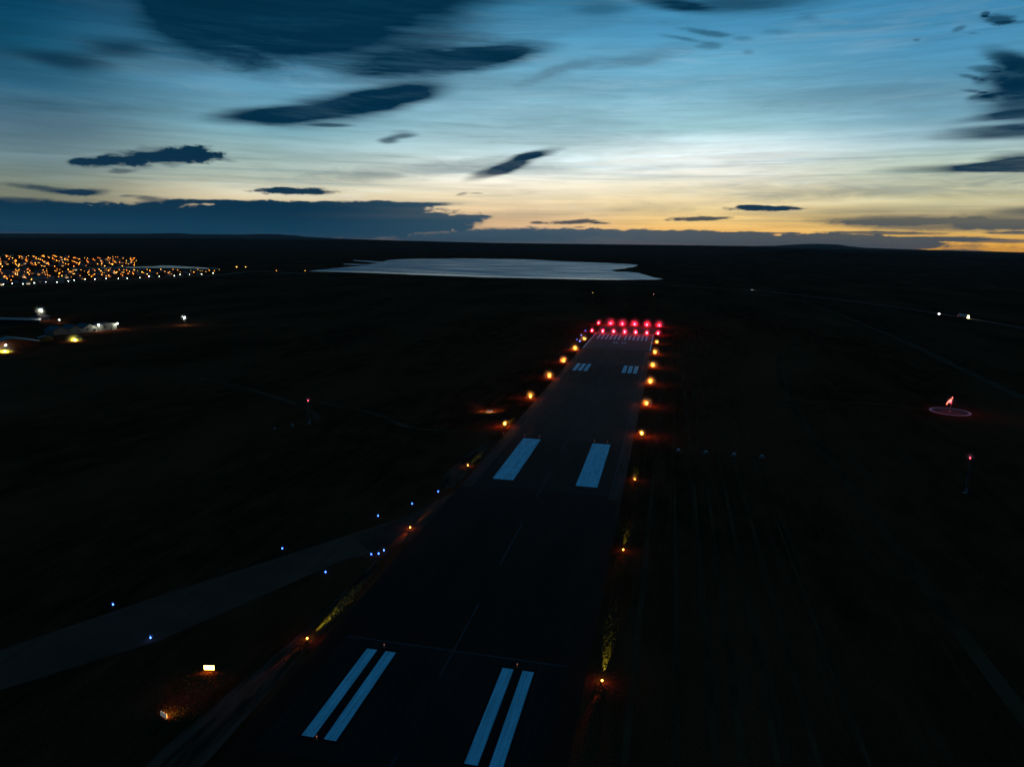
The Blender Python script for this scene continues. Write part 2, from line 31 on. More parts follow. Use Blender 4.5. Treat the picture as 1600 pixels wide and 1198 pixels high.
LAMPS_LOWER = [[-1038.4,370.7],[-1187.2,482.3],[-1080.2,628.0],[-1125.0,602.6],[-1123.5,729.3],[-972.8,758.7],[-1179.5,509.7],[-1074.5,402.6],[-1164.6,596.6],[-1045.8,769.6],[-1019.6,807.7],[-1048.0,453.0],[-1175.9,545.7],[-1224.2,518.1],[-1164.9,529.7],[-1094.1,533.8],[-1255.4,619.6],[-1042.4,656.8],[-1106.7,649.0],[-1170.3,581.4],[-1123.3,524.0],[-1265.5,529.5],[-983.6,489.7],[-1323.5,652.0],[-1107.6,404.2],[-1263.6,664.0],[-1295.0,598.9],[-1248.2,582.5],[-1111.4,753.2],[-1292.3,560.7],[-1139.8,649.4],[-953.9,702.1],[-1139.8,514.2],[-1067.9,446.9],[-995.8,507.4],[-1154.5,722.0],[-1102.4,706.1],[-1034.2,644.7],[-1079.6,660.4],[-970.0,581.0],[-1211.6,584.9],[-1241.5,672.7],[-1081.1,349.1],[-1118.6,401.9],[-1175.2,656.4],[-998.7,424.8],[-988.7,770.1],[-1115.4,440.8],[-1068.0,783.0],[-1117.6,381.4],[-1057.6,475.1],[-978.8,522.6],[-1201.0,473.0],[-1086.8,594.3],[-1021.4,497.5],[-1154.1,419.6],[-1009.8,576.7],[-1166.6,636.5],[-969.0,608.2],[-1198.0,528.2],[-1009.3,618.9],[-1144.9,452.5],[-1046.6,391.7],[-1114.0,696.1],[-1159.2,695.9],[-1154.4,588.9],[-1001.3,342.7],[-1003.6,309.2],[-1084.0,461.3],[-1140.5,716.0],[-1195.7,706.6],[-1014.8,387.5],[-1023.1,523.4],[-1180.3,721.6],[-1337.9,597.5],[-1103.6,473.2],[-946.8,733.7],[-1238.0,536.1],[-1082.0,688.1],[-1209.0,605.0],[-1166.9,468.9],[-1256.1,560.1],[-1192.4,592.1],[-1295.5,621.8],[-983.7,835.8],[-985.1,800.2],[-1070.4,582.9],[-995.6,570.8],[-1059.3,701.1],[-1049.3,531.7],[-1311.0,606.3],[-1217.1,539.9],[-1043.7,338.9],[-1126.4,657.8],[-1018.7,695.2],[-1136.0,541.9],[-1037.4,306.1],[-1077.1,721.1],[-1202.9,645.0],[-1007.3,762.6],[-1043.1,626.5],[-1101.2,571.5],[-977.9,691.1],[-1283.3,656.6],[-1134.4,572.5],[-1202.8,666.3],[-1124.7,630.3],[-1193.5,449.2],[-1026.4,426.2],[-1102.3,505.1],[-984.0,627.3],[-1094.3,394.8],[-1125.1,461.0],[-1038.1,508.7],[-1242.6,648.8],[-1009.9,557.2],[-1081.7,517.4],[-989.3,461.0],[-1161.2,659.3],[-953.6,773.0],[-976.1,647.5],[-1280.5,542.4],[-1090.5,771.4],[-1050.6,592.1],[-1350.3,609.4],[-1023.6,468.9],[-998.2,683.6],[-1193.0,724.4]]
LAMPS_WHITE = [[-915.08,192.74],[-928.71,223.68],[-933.05,242.35],[-912.89,243.81],[-919.05,270.18],[-923.87,293.42],[-909.22,299.96],[-914.13,329.85],[-928.38,356.87],[-931.58,380.79],[-924.38,396.69],[-923.58,418.77],[-906.89,430.62],[-897.82,441.7],[-896.38,470.95],[-914.27,514.15],[-895.09,520.4],[-887.88,553.48],[-912.3,599.41],[-897.07,610.55],[-891.07,636.93],[-895.14,681.22]]
HOUSES = [[-2150.6,1338.66],[-1105.59,793.7],[-1011.24,628.71],[-1880.95,1231.57],[-971.6,587.94],[-1741.84,1321.43],[-1180.52,456.75],[-1798.8,1460.09],[-1717.65,916.07],[-2100.42,1420.46],[-1144.49,406.22],[-1144.52,634.28],[-963.7,731.35],[-1238.99,727.89],[-1304.12,753.56],[-1736.07,1017.45],[-1565.7,1208.02],[-1373.08,672.1],[-994.44,741.5],[-1305.52,664.14],[-1556.56,1231.23],[-1195.31,740.38],[-1835.12,1381.0],[-1998.27,1284.95],[-1967.31,1201.07],[-964.92,699.43],[-1645.04,1244.43],[-999.62,484.76],[-1039.64,555.04],[-1079.27,942.19],[-1209.73,561.08],[-1526.59,1063.55],[-1674.97,1045.75],[-1724.53,1225.46],[-1460.41,1110.93],[-1861.95,1068.37],[-1029.35,319.87],[-2241.55,1517.42],[-1416.95,1030.11],[-1905.32,1498.75],[-1017.97,327.28],[-1188.92,446.24],[-1084.39,664.04],[-1081.44,447.6],[-1141.01,684.8],[-1994.94,1169.72],[-1971.58,1469.0],[-1184.47,474.36],[-1904.17,1559.44],[-1808.44,1412.42],[-2311.2,1538.51],[-1078.42,419.48],[-1523.62,1079.74],[-1763.84,982.27],[-1009.45,368.28],[-1020.43,622.52],[-1226.47,818.57],[-1781.84,1091.21],[-1067.19,729.42],[-1295.06,814.42],[-1283.18,629.33],[-1228.29,657.14],[-2425.41,1608.64],[-1147.9,758.22],[-1830.7,1062.63],[-1371.9,612.12],[-976.92,525.66],[-1248.31,582.85],[-1709.58,1154.32],[-1001.52,385.31],[-1078.8,433.93],[-1560.85,1080.49],[-1149.82,577.93],[-1308.48,812.99],[-1047.2,393.4],[-1717.33,1063.02],[-964.68,631.25],[-1038.6,318.64],[-1473.56,1058.44],[-1606.54,1173.08],[-1281.68,576.84],[-1999.98,1333.29],[-1132.83,581.18],[-1417.12,734.16],[-1304.8,619.61],[-1082.14,685.21],[-1552.64,1138.08],[-1009.4,426.23],[-1652.23,853.09],[-1000.61,283.26],[-1690.87,937.9],[-1166.74,804.96],[-1880.49,1311.58],[-1073.04,720.7],[-1022.13,472.19],[-1596.1,821.36],[-1098.84,812.05],[-1989.58,1444.46],[-1079.1,493.01],[-1910.5,1163.4],[-1610.03,904.42],[-1072.7,862.13],[-1100.56,378.19],[-1618.91,948.2],[-1149.56,467.92],[-1112.95,450.5],[-1343.96,618.47],[-1464.22,950.44],[-2131.93,1483.67],[-1220.08,521.04],[-1186.42,553.07],[-1810.08,1441.67],[-1303.13,769.5],[-1281.51,548.9],[-1727.51,1128.67],[-1204.99,523.11],[-988.06,320.48],[-1600.7,1220.91],[-1602.86,1074.09],[-1891.98,1595.73],[-1506.72,927.33],[-991.79,361.94],[-989.16,388.5],[-956.29,659.29],[-1245.19,779.26],[-1685.77,986.82],[-1145.52,715.88],[-1324.9,620.95],[-1778.21,1107.27],[-1698.49,1250.48],[-2162.48,1599.21],[-1589.92,1011.38],[-1690.3,1217.96],[-1509.18,894.12],[-1275.29,845.13],[-1027.19,767.84],[-2035.85,1471.68],[-1049.41,431.1],[-1822.96,1010.71],[-2012.26,1210.66],[-1132.16,650.94],[-1210.2,863.96],[-1348.88,605.83],[-2101.45,1493.11],[-1519.7,883.95],[-1699.03,1343.76],[-2099.69,1562.02],[-1211.6,828.6],[-1018.5,707.55],[-1096.09,597.8]]
EDGE_ROAD = [[-986.11,207.63],[-977.54,262.93],[-976.47,332.13],[-970.5,404.98],[-962.07,484.85],[-951.43,573.49],[-938.49,672.77],[-927.67,751.7],[-949.4,930.32],[-795.89,897.55]]


# ------------------------------------------------------------------ sky after sunset, in azimuth / elevation (degrees from the runway view)
W = bpy.data.worlds.new('World'); SC.world = W; W.use_nodes = True
NT = W.node_tree; NT.nodes.clear()
def N(t, **k):
    n = NT.nodes.new(t)
    for a, v in k.items(): setattr(n, a, v)
    return n
def L(a, b): NT.links.new(a, b)
def setin(n, i, v):
    if hasattr(v, 'node'): L(v, n.inputs[i])
    else: n.inputs[i].default_value = v
def M(op, a, b=0.0, c=None, clamp=False):
    n = N('ShaderNodeMath', operation=op, use_clamp=clamp)
    setin(n, 0, a); setin(n, 1, b)
    if c is not None: setin(n, 2, c)
    return n.outputs[0]
def MR(v, a, b, c=0.0, d=1.0, smooth=True):
    n = N('ShaderNodeMapRange', interpolation_type='SMOOTHSTEP' if smooth else 'LINEAR')
    setin(n, 0, v); setin(n, 1, a); setin(n, 2, b); setin(n, 3, c); setin(n, 4, d)
    return n.outputs[0]
def MIX(f, a, b, blend='MIX'):
    n = N('ShaderNodeMix', data_type='RGBA', blend_type=blend)
    setin(n, 0, f)
    for i, v in ((6, a), (7, b)):
        if isinstance(v, (tuple, list)): v = (v[0], v[1], v[2], 1)
        setin(n, i, v)
    return n.outputs[2]
tc = N('ShaderNodeTexCoord')
sep = N('ShaderNodeSeparateXYZ'); L(tc.outputs['Generated'], sep.inputs[0])
hx = M('SUBTRACT', M('MULTIPLY', sep.outputs[0], cy), M('MULTIPLY', sep.outputs[1], sy))     # across the view's heading
hy = M('ADD', M('MULTIPLY', sep.outputs[0], sy), M('MULTIPLY', sep.outputs[1], cy))          # along it
az = M('MULTIPLY', M('ARCTAN2', hx, hy), 57.29578)
el = M('MULTIPLY', M('ARCSINE', sep.outputs[2]), 57.29578)
comb = N('ShaderNodeCombineXYZ'); L(az, comb.inputs[0]); L(el, comb.inputs[1])
AEV = comb.outputs[0]
def mapping(vec, loc, rot, scale, kind='POINT'):
    m = N('ShaderNodeMapping', vector_type=kind)
    L(vec, m.inputs[0]); m.inputs[1].default_value = loc; m.inputs[2].default_value = (0, 0, rot); m.inputs[3].default_value = scale
    return m.outputs[0]
def NOISE(scale, rot=0.0, det=4, rough=.55, off=(0, 0, 0), dist=0.0):
    n = N('ShaderNodeTexNoise'); L(mapping(AEV, off, rot, scale), n.inputs['Vector'])
    n.inputs['Scale'].default_value = 1; n.inputs['Detail'].default_value = det; n.inputs['Roughness'].default_value = rough
    n.inputs['Distortion'].default_value = dist
    return n.outputs[0]
def RAMP(stops, v):
    n = N('ShaderNodeValToRGB'); cr = n.color_ramp
    while len(cr.elements) < len(stops): cr.elements.new(.5)
    for e, (p, c) in zip(cr.elements, sorted(stops)): e.position = p; e.color = (c[0], c[1], c[2], 1)
    L(v, n.inputs[0]); return n.outputs[0]
EL0, EL1 = -4.0, 90.0
elt = MR(el, EL0, EL1, smooth=False)
ZEN = (.0045, .082, .225)
BACK = [(-4, (.004, .012, .022)), (0, (.004, .014, .028)), (12, (.004, .022, .05)), (35, (.004, .05, .13)), (60, (.0045, .07, .19)), (90, ZEN)]
def ramp_el(st): return RAMP([((e - EL0)/(EL1 - EL0), c) for e, c in st], elt)
colr = None; prev = None
back = ramp_el(BACK)
for a, st in SKY_COLUMNS:
    top = st[-1][1]
    st = st + [[27, [top[0]*.45, top[1]*.72, top[2]*.8]], [48, [.006, .085, .24]], [90, ZEN]]
    r = ramp_el(st)
    colr = MIX(MR(az, -80, a), back, r) if colr is None else MIX(MR(az, prev, a), colr, r)
    prev = a
colr = MIX(MR(az, prev, 85), colr, back)
colr = MIX(1.0, colr, MIX(MR(el, 3, 10), (1, 1, 1), (1.08, 1.0, .94)), 'MULTIPLY')
# long soft streaks in the high haze
st1 = NOISE((.05, .75, 1), .03, 5, .6); st2 = NOISE((.16, 2.6, 1), .05, 4, .6, (7, 3, 0))
k = M('ADD', MR(st1, .3, .7, .88, 1.10), MR(st2, .3, .7, -.035, .035))
fade = MR(el, 14, 40, 1, 0)
k = M('ADD', M('MULTIPLY', M('SUBTRACT', k, 1.0), fade), 1.0)
sc = N('ShaderNodeVectorMath', operation='SCALE'); L(colr, sc.inputs[0]); L(k, sc.inputs['Scale']); colr = sc.outputs[0]
# pale wind-drawn cirrus
cir = NOISE((.10, 1.15, 1), .045, 8, .68, (11, 4, 0), .5); cir2 = NOISE((.045, .32, 1), .02, 3, .5, (2, 8, 0))
cm = M('MULTIPLY', M('MULTIPLY', MR(cir, .44, .70), MR(cir2, .38, .62)), MR(el, 1.5, 4.5, 0, .72))
cm = M('MULTIPLY', cm, fade)
lum = N('ShaderNodeRGBToBW'); L(colr, lum.inputs[0])
pale = N('ShaderNodeVectorMath', operation='MULTIPLY_ADD'); L(lum.outputs[0], pale.inputs[0]); pale.inputs[1].default_value = (.42, .60, .70); pl2 = N('ShaderNodeVectorMath', operation='SCALE'); L(colr, pl2.inputs[0]); pl2.inputs['Scale'].default_value = .68; L(pl2.outputs[0], pale.inputs[2])
colr = MIX(cm, colr, pale.outputs[0])
drk = N('ShaderNodeVectorMath', operation='SCALE'); L(colr, drk.inputs[0]); drk.inputs['Scale'].default_value = .72
cd1 = NOISE((.09, 1.4, 1), .03, 8, .68, (31, 14, 0), .5)
colr = MIX(M('MULTIPLY', M('MULTIPLY', MR(cd1, .48, .70), MR(cir2, .60, .40)), M('MULTIPLY', fade, .68)), colr, drk.outputs[0])
band = NOISE((.035, 1.9, 1), -.02, 7, .66, (4, 17, 0), .3); band2 = NOISE((.03, .5, 1), .03, 3, .5, (9, 1, 0))
bm_ = M('MULTIPLY', M('MULTIPLY', MR(band, .47, .66), MR(band2, .36, .60)), M('MULTIPLY', MR(el, .6, 2.0), MR(el, 10, 6)))
bdark = N('ShaderNodeMix', data_type='RGBA', blend_type='MULTIPLY'); bdark.inputs[0].default_value = 1; L(colr, bdark.inputs[6]); bdark.inputs[7].default_value = (.56, .66, .74, 1)
colr = MIX(M('MULTIPLY', bm_, MR(az, -38, 0, .35, .85)), colr, bdark.outputs[2])
inner = M('MULTIPLY', MR(cir, .34, .60, .90, 1.0), 1.0)
streak = M('SUBTRACT', NOISE((.14, 1.5, 1), .04, 6, .62, (3, 9, 0)), .5)
ragged = M('SUBTRACT', NOISE((.55, 1.7, 1), .0, 7, .66, (1, 5, 0), .4), .5)
wispy = M('SUBTRACT', NOISE((.22, 1.3, 1), .16, 7, .64, (5, 2, 0), .9), .5)
CHAIN = [AEV, None, 0]
def clouds(key, nz, amp):
    out = None
    d2 = M('MULTIPLY', nz, amp)
    for a, e, rx, ry, rot, s, op in CLOUDS[key]:
        CHAIN[2] += 1
        if CHAIN[2] % 8 == 0:                                            # evaluate in batches, so the shader fits its stack
            ma = N('ShaderNodeVectorMath', operation='MULTIPLY_ADD'); L(CHAIN[1], ma.inputs[0]); ma.inputs[1].default_value = (1e-7,)*3; L(AEV, ma.inputs[2])
            CHAIN[0] = ma.outputs[0]
        v = mapping(CHAIN[0], (a, e, 0), math.radians(rot), (rx, ry, 1), 'TEXTURE')
        ln = N('ShaderNodeVectorMath', operation='LENGTH'); L(v, ln.inputs[0])
        d = M('ADD', ln.outputs['Value'], d2)
        m = MR(d, max(.05, 1 - s), 1 + s, op, 0)
        out = m if out is None else M('ADD', out, m, clamp=True)
        CHAIN[1] = out
    return out
grey = MIX(.55, colr, RAMP([(0, (.12, .16, .17)), (.06, (.13, .165, .17)), (.13, (.11, .19, .24)), (.22, (.03, .11, .19))], elt))
colr = MIX(clouds('wisp', wispy, 2.2), colr, grey)
greycol = MIX(MR(az, -4, 26), (.080, .112, .142), MIX(MR(el, .3, 3.0), (.075, .088, .10), (.12, .125, .105)))
colr = MIX(M('MULTIPLY', clouds('bank_grey', ragged, 1.1), MR(band2, .38, .60, .90, 1.0)), colr, greycol)
bluecol = MIX(MR(az, -18, 0), MIX(MR(el, .2, 2.4), (.0075, .050, .098), (.0036, .032, .068)), (.034, .080, .122))
colr = MIX(M('MULTIPLY', clouds('bank_blue', ragged, 1.0), MR(band2, .36, .58, .96, 1.0)), colr, bluecol)
dark = MIX(MR(el, 1, 8), (.010, .036, .070), (.0006, .024, .057))
dark = MIX(MR(st2, .35, .7, 0, .22), dark, (.004, .045, .09))
colr = MIX(clouds('ragged', ragged, 2.3), colr, dark)
colr = MIX(M('MULTIPLY', clouds('high', streak, 1.15), inner), colr, dark)
colr = MIX(M('MULTIPLY', clouds('big', streak, .7), MR(cir, .34, .56, .93, 1.0)), colr, dark)
# the sky's own scattered light below everything: a Nishita sky with the sun just under the horizon
nish = N('ShaderNodeTexSky', sky_type='NISHITA', sun_disc=False)
nish.sun_elevation = math.radians(-3); nish.sun_rotation = math.radians(17)
nish.altitude = 80
nadd = N('ShaderNodeVectorMath', operation='SCALE'); L(nish.outputs[0], nadd.inputs[0]); nadd.inputs['Scale'].default_value = .0006
tot = N('ShaderNodeVectorMath', operation='ADD'); L(colr, tot.inputs[0]); L(nadd.outputs[0], tot.inputs[1])
bg = N('ShaderNodeBackground'); L(tot.outputs[0], bg.inputs[0]); bg.inputs[1].default_value = 1.0
wo = N('ShaderNodeOutputWorld'); L(bg.outputs[0], wo.inputs[0])
W.cycles.sampling_method = 'MANUAL'; W.cycles.sample_map_resolution = 512

# ------------------------------------------------------------------ materials
def mat(name, col, rough=.8, emit=None, strength=0.0, metal=0.0, spec=.3, noise_amt=0.0, noise_scale=1.0, col2=None, stretch=(1, 1, 1)):
    m = bpy.data.materials.new(name); m.use_nodes = True
    nt = m.node_tree; b = nt.nodes['Principled BSDF']
    b.inputs['Base Color'].default_value = (*col, 1); b.inputs['Roughness'].default_value = rough
    b.inputs['Metallic'].default_value = metal; b.inputs['Specular IOR Level'].default_value = spec
    if emit: b.inputs['Emission Color'].default_value = (*emit, 1); b.inputs['Emission Strength'].default_value = strength
    if col2 is None and noise_amt: col2 = tuple(c*(1 - noise_amt) for c in col)
    if col2 is not None:
        t = nt.nodes.new('ShaderNodeTexCoord'); mp = nt.nodes.new('ShaderNodeMapping'); mp.inputs[3].default_value = stretch
        n = nt.nodes.new('ShaderNodeTexNoise'); n.inputs['Scale'].default_value = noise_scale; n.inputs['Detail'].default_value = 6; n.inputs['Roughness'].default_value = .62
        mr = nt.nodes.new('ShaderNodeMapRange'); mr.inputs[1].default_value = .36; mr.inputs[2].default_value = .64
        mx = nt.nodes.new('ShaderNodeMix'); mx.data_type = 'RGBA'
        nt.links.new(t.outputs['Object'], mp.inputs[0]); nt.links.new(mp.outputs[0], n.inputs['Vector']); nt.links.new(n.outputs[0], mr.inputs[0])
        nt.links.new(mr.outputs[0], mx.inputs[0]); mx.inputs[6].default_value = (*col, 1); mx.inputs[7].default_value = (*col2, 1)
        nt.links.new(mx.outputs[2], b.inputs['Base Color'])
    return m

def ground_material():
    m = bpy.data.materials.new('steppe_grass'); m.use_nodes = True
    nt = m.node_tree; b = nt.nodes['Principled BSDF']; b.inputs['Roughness'].default_value = 1; b.inputs['Specular IOR Level'].default_value = .0
    t = nt.nodes.new('ShaderNodeTexCoord')
    def nz(scale, st=(1, 1, 1), rot=0, det=6, lo=.35, hi=.65):
        mp = nt.nodes.new('ShaderNodeMapping'); mp.inputs[3].default_value = st; mp.inputs[2].default_value = (0, 0, rot)
        n = nt.nodes.new('ShaderNodeTexNoise'); n.inputs['Scale'].default_value = scale; n.inputs['Detail'].default_value = det; n.inputs['Roughness'].default_value = .6
        mr = nt.nodes.new('ShaderNodeMapRange'); mr.inputs[1].default_value = lo; mr.inputs[2].default_value = hi
        nt.links.new(t.outputs['Object'], mp.inputs[0]); nt.links.new(mp.outputs[0], n.inputs['Vector']); nt.links.new(n.outputs[0], mr.inputs[0])
        return mr.outputs[0]
    def mix(f, a, bb, blend='MIX'):
        x = nt.nodes.new('ShaderNodeMix'); x.data_type = 'RGBA'; x.blend_type = blend
        for i, v in ((0, f), (6, a), (7, bb)):
            if hasattr(v, 'node'): nt.links.new(v, x.inputs[i])
            elif isinstance(v, tuple): x.inputs[i].default_value = (*v, 1)
            else: x.inputs[i].default_value = v
        return x.outputs[2]
    big = nz(.012, (1, .35, 1), .25, 7, .42, .66)
    c = mix(big, (.035, .009, .0035), (.30, .060, .023))
    c = mix(nz(.12, (1, .4, 1), -.3, 6, .40, .75), c, (.24, .053, .020))
    c = mix(nz(.6, (1, .02, 1), 0, 5, .5, .8), c, (.19, .056, .027))          # graded lines along the runway
    c = mix(nz(2.2, (1, 1, 1), 0, 4, .35, .75), c, (.035, .011, .0045))
    nt.links.new(c, b.inputs['Base Color'])
    bump = nt.nodes.new('ShaderNodeBump'); bump.inputs['Strength'].default_value = .8; bump.inputs['Distance'].default_value = .25
    nt.links.new(nz(3.0, (1, 1, 1), 0, 5, .2, .8), bump.inputs['Height']); nt.links.new(bump.outputs[0], b.inputs['Normal'])
    return m

def paved(name, c0, c1, rough=.75, spec=.35, scale=.12, stretch=(1, .15, 1), c2=None):
    """asphalt / concrete: large tonal patches, long wear streaks, fine grain"""
    m = mat(name, c0, rough, spec=spec, col2=c1, noise_scale=scale, stretch=stretch)
    nt = m.node_tree; b = nt.nodes['Principled BSDF']; base = b.inputs['Base Color'].links[0].from_socket
    t = nt.nodes.new('ShaderNodeTexCoord')
    n = nt.nodes.new('ShaderNodeTexNoise'); n.inputs['Scale'].default_value = 1.0; n.inputs['Detail'].default_value = 5
    mp = nt.nodes.new('ShaderNodeMapping'); mp.inputs[3].default_value = (2.2, .035, 1)
    nt.links.new(t.outputs['Object'], mp.inputs[0]); nt.links.new(mp.outputs[0], n.inputs['Vector'])
    mr = nt.nodes.new('ShaderNodeMapRange'); mr.inputs[1].default_value = .3; mr.inputs[2].default_value = .7; mr.inputs[3].default_value = .72; mr.inputs[4].default_value = 1.2
    nt.links.new(n.outputs[0], mr.inputs[0])
    v = nt.nodes.new('ShaderNodeVectorMath'); v.operation = 'SCALE'; nt.links.new(base, v.inputs[0]); nt.links.new(mr.outputs[0], v.inputs['Scale'])
    nt.links.new(v.outputs[0], b.inputs['Base Color'])
    return m

def paint_material():
    """white runway paint: brushed along the runway, worn by tyres, cracked"""
    m = bpy.data.materials.new('runway_paint'); m.use_nodes = True
    nt = m.node_tree; b = nt.nodes['Principled BSDF']; b.inputs['Roughness'].default_value = .8; b.inputs['Specular IOR Level'].default_value = .25
    t = nt.nodes.new('ShaderNodeTexCoord')
    def nz(scale, st, lo, hi, a, c, det=5):
        mp = nt.nodes.new('ShaderNodeMapping'); mp.inputs[3].default_value = st
        n = nt.nodes.new('ShaderNodeTexNoise'); n.inputs['Scale'].default_value = scale; n.inputs['Detail'].default_value = det; n.inputs['Roughness'].default_value = .65
        mr = nt.nodes.new('ShaderNodeMapRange')
        for i, v in enumerate((lo, hi, a, c)): mr.inputs[i+1].default_value = v
        nt.links.new(t.outputs['Object'], mp.inputs[0]); nt.links.new(mp.outputs[0], n.inputs['Vector']); nt.links.new(n.outputs[0], mr.inputs[0])
        return mr.outputs[0]
    def mul(x, y):
        q = nt.nodes.new('ShaderNodeMath'); q.operation = 'MULTIPLY'; nt.links.new(x, q.inputs[0]); nt.links.new(y, q.inputs[1]); return q.outputs[0]
    f = mul(mul(nz(3.2, (1, .02, 1), .35, .65, .58, 1.0), nz(.35, (1, .5, 1), .35, .65, .80, 1.0)), nz(9, (1, .6, 1), .3, .5, .75, 1.0))
    v = nt.nodes.new('ShaderNodeVectorMath'); v.operation = 'SCALE'; v.inputs[0].default_value = (.46, .84, .88)
    nt.links.new(f, v.inputs['Scale']); nt.links.new(v.outputs[0], b.inputs['Base Color'])
    return m

def water_material(name, rough, tint=(.03, .20, .24)):
    m = bpy.data.materials.new(name); m.use_nodes = True
    nt = m.node_tree; b = nt.nodes['Principled BSDF']
    b.inputs['Base Color'].default_value = (*tint, 1); b.inputs['IOR'].default_value = 1.33; b.inputs['Specular Tint'].default_value = (.78, 1, 1, 1)
    t = nt.nodes.new('ShaderNodeTexCoord'); mp = nt.nodes.new('ShaderNodeMapping'); mp.inputs[2].default_value = (0, 0, .2); mp.inputs[3].default_value = (.004, .022, 1)
    n = nt.nodes.new('ShaderNodeTexNoise'); n.inputs['Scale'].default_value = 1; n.inputs['Detail'].default_value = 6; n.inputs['Roughness'].default_value = .6
    mr = nt.nodes.new('ShaderNodeMapRange'); mr.inputs[1].default_value = .35; mr.inputs[2].default_value = .65; mr.inputs[3].default_value = rough*.55; mr.inputs[4].default_value = rough*1.2
    nt.links.new(t.outputs['Object'], mp.inputs[0]); nt.links.new(mp.outputs[0], n.inputs['Vector']); nt.links.new(n.outputs[0], mr.inputs[0]); nt.links.new(mr.outputs[0], b.inputs['Roughness'])
    return m

def lamp_mat(name, col, strength): return mat(name, (.05, .05, .05), .4, emit=col, strength=strength)

G_STEPPE = ground_material()
G_PAINT = paint_material()
G_ASPHALT = paved('runway_asphalt', (.050, .0125, .0068), (.020, .0056, .0034), spec=.03)
G_OLDER = paved('runway_asphalt_weathered', (.062, .0190, .0115), (.026, .0090, .0062), spec=.05)
G_NEWER = paved('runway_asphalt_overlay', (.050, .0170, .0120), (.028, .0110, .0080), spec=.03, scale=.2)
G_CONCRETE = paved('threshold_concrete', (.040, .026, .026), (.026, .018, .018), spec=.12, scale=.3)
G_SHOULDER = paved('shoulder_concrete', (.12, .040, .026), (.05, .018, .012), spec=.03, scale=.35, stretch=(1, .1, 1))
G_BLACK = paved('marking_surround', (.004, .003, .003), (.003, .0025, .0025), spec=.06, scale=.3)
G_TAXI = paved('taxiway_concrete', (.20, .056, .030), (.11, .034, .019), spec=.02, scale=.08, stretch=(1, 1, 1))
G_MOUTH = paved('taxiway_asphalt', (.13, .038, .021), (.075, .023, .013), spec=.02, scale=.15, stretch=(1, 1, 1))
G_JOINT = mat('joint_line', (.035, .03, .03), .85, noise_amt=.5, noise_scale=.8)
G_DIRT = mat('bare_dirt', (.16, .058, .034), 1, spec=0, noise_scale=.5, col2=(.030, .011, .006), stretch=(1, .12, 1))
G_TRACK = mat('track_dirt', (.17, .055, .028), 1, spec=0, noise_scale=.05, col2=(.08, .024, .011))
G_GRAVELROAD = mat('gravel_road', (.15, .055, .030), 1, spec=0, noise_amt=.4, noise_scale=.1)
G_FAINT = mat('faint_wheel_mark', (.15, .045, .021), 1, spec=0, noise_scale=.03, col2=(.06, .016, .007))
G_TOWNROAD = mat('town_road_concrete', (.22, .12, .06), .9, spec=.1, noise_amt=.4, noise_scale=.05)
G_ROAD = mat('highway_asphalt', (.030, .016, .014), .9, spec=.05, noise_amt=.4, noise_scale=.05)
STEEL = mat('galvanised_steel', (.22, .225, .23), .45, metal=.8, noise_amt=.25, noise_scale=9)
DARK = mat('dark_plastic', (.03, .03, .032), .5, noise_amt=.3, noise_scale=8)
WHITE = mat('white_paint_metal', (.30, .30, .29), .5, noise_amt=.15, noise_scale=4)
YELLOW = mat('fitting_yellow', (.45, .25, .03), .5, noise_amt=.2, noise_scale=8)
RUBBER = mat('tyre_rubber', (.02, .02, .02), .8, noise_amt=.2, noise_scale=12)
GLASS = mat('window_glass', (.02, .025, .03), .08, spec=.6)

# ------------------------------------------------------------------ builders
def link(o, parent=None):
    COL.objects.link(o)
    if parent is not None: o.parent = parent
    return o
def tag(o, label=None, cat=None, group=None, kind=None):
    if label: o['label'] = label
    if cat: o['category'] = cat
    if group: o['group'] = group
    if kind: o['kind'] = kind
    return o
def thing(name, label, cat, loc=(0, 0, 0), rz=0.0, group=None):
    o = bpy.data.objects.new(name, None); link(o); o.location = loc; o.rotation_euler = (0, 0, rz); o.empty_display_size = .3
    return tag(o, label, cat, group)
def obj(name, bm, m, parent=None, smooth=False):
    me = bpy.data.meshes.new(name); bm.normal_update(); bm.to_mesh(me); bm.free()
    for x in (m if isinstance(m, (list, tuple)) else [m]): me.materials.append(x)
    if smooth:
        for p in me.polygons: p.use_smooth = True
    return link(bpy.data.objects.new(name, me), parent)
def share(name, o, parent, loc=None):
    c = o.copy(); c.name = name; COL.objects.link(c); c.parent = parent
    if loc is not None: c.location = loc
    return c
def copy_tree(root, loc, rz=None):
    r = root.copy(); COL.objects.link(r); r.location = loc
    if rz is not None: r.rotation_euler = (0, 0, rz)
    for ch in list(root.children):
        c = ch.copy(); COL.objects.link(c); c.parent = r
        for g in list(ch.children):
            d = g.copy(); COL.objects.link(d); d.parent = c
    return r
def box(bm, c, s, rz=0.0, mi=0, bevel=0.0):
    r = bmesh.ops.create_cube(bm, size=1, matrix=Matrix.Translation(c) @ Matrix.Rotation(rz, 4, 'Z') @ Matrix.Diagonal((*s, 1)))
    fs = set(f for v in r['verts'] for f in v.link_faces)
    for f in fs: f.material_index = mi
    if bevel: bmesh.ops.bevel(bm, geom=list({e for f in fs for e in f.edges}), offset=bevel, segments=2, affect='EDGES')
def tube(bm, a, b, r0, r1=None, n=8, mi=0):
    a, b = Vector(a), Vector(b); d = b - a
    q = d.to_track_quat('Z', 'Y').to_matrix().to_4x4()
    r = bmesh.ops.create_cone(bm, cap_ends=True, segments=n, radius1=r0, radius2=r0 if r1 is None else r1, depth=d.length, matrix=Matrix.Translation((a + b)/2) @ q)
    for v in r['verts']:
        for f in v.link_faces: f.material_index = mi
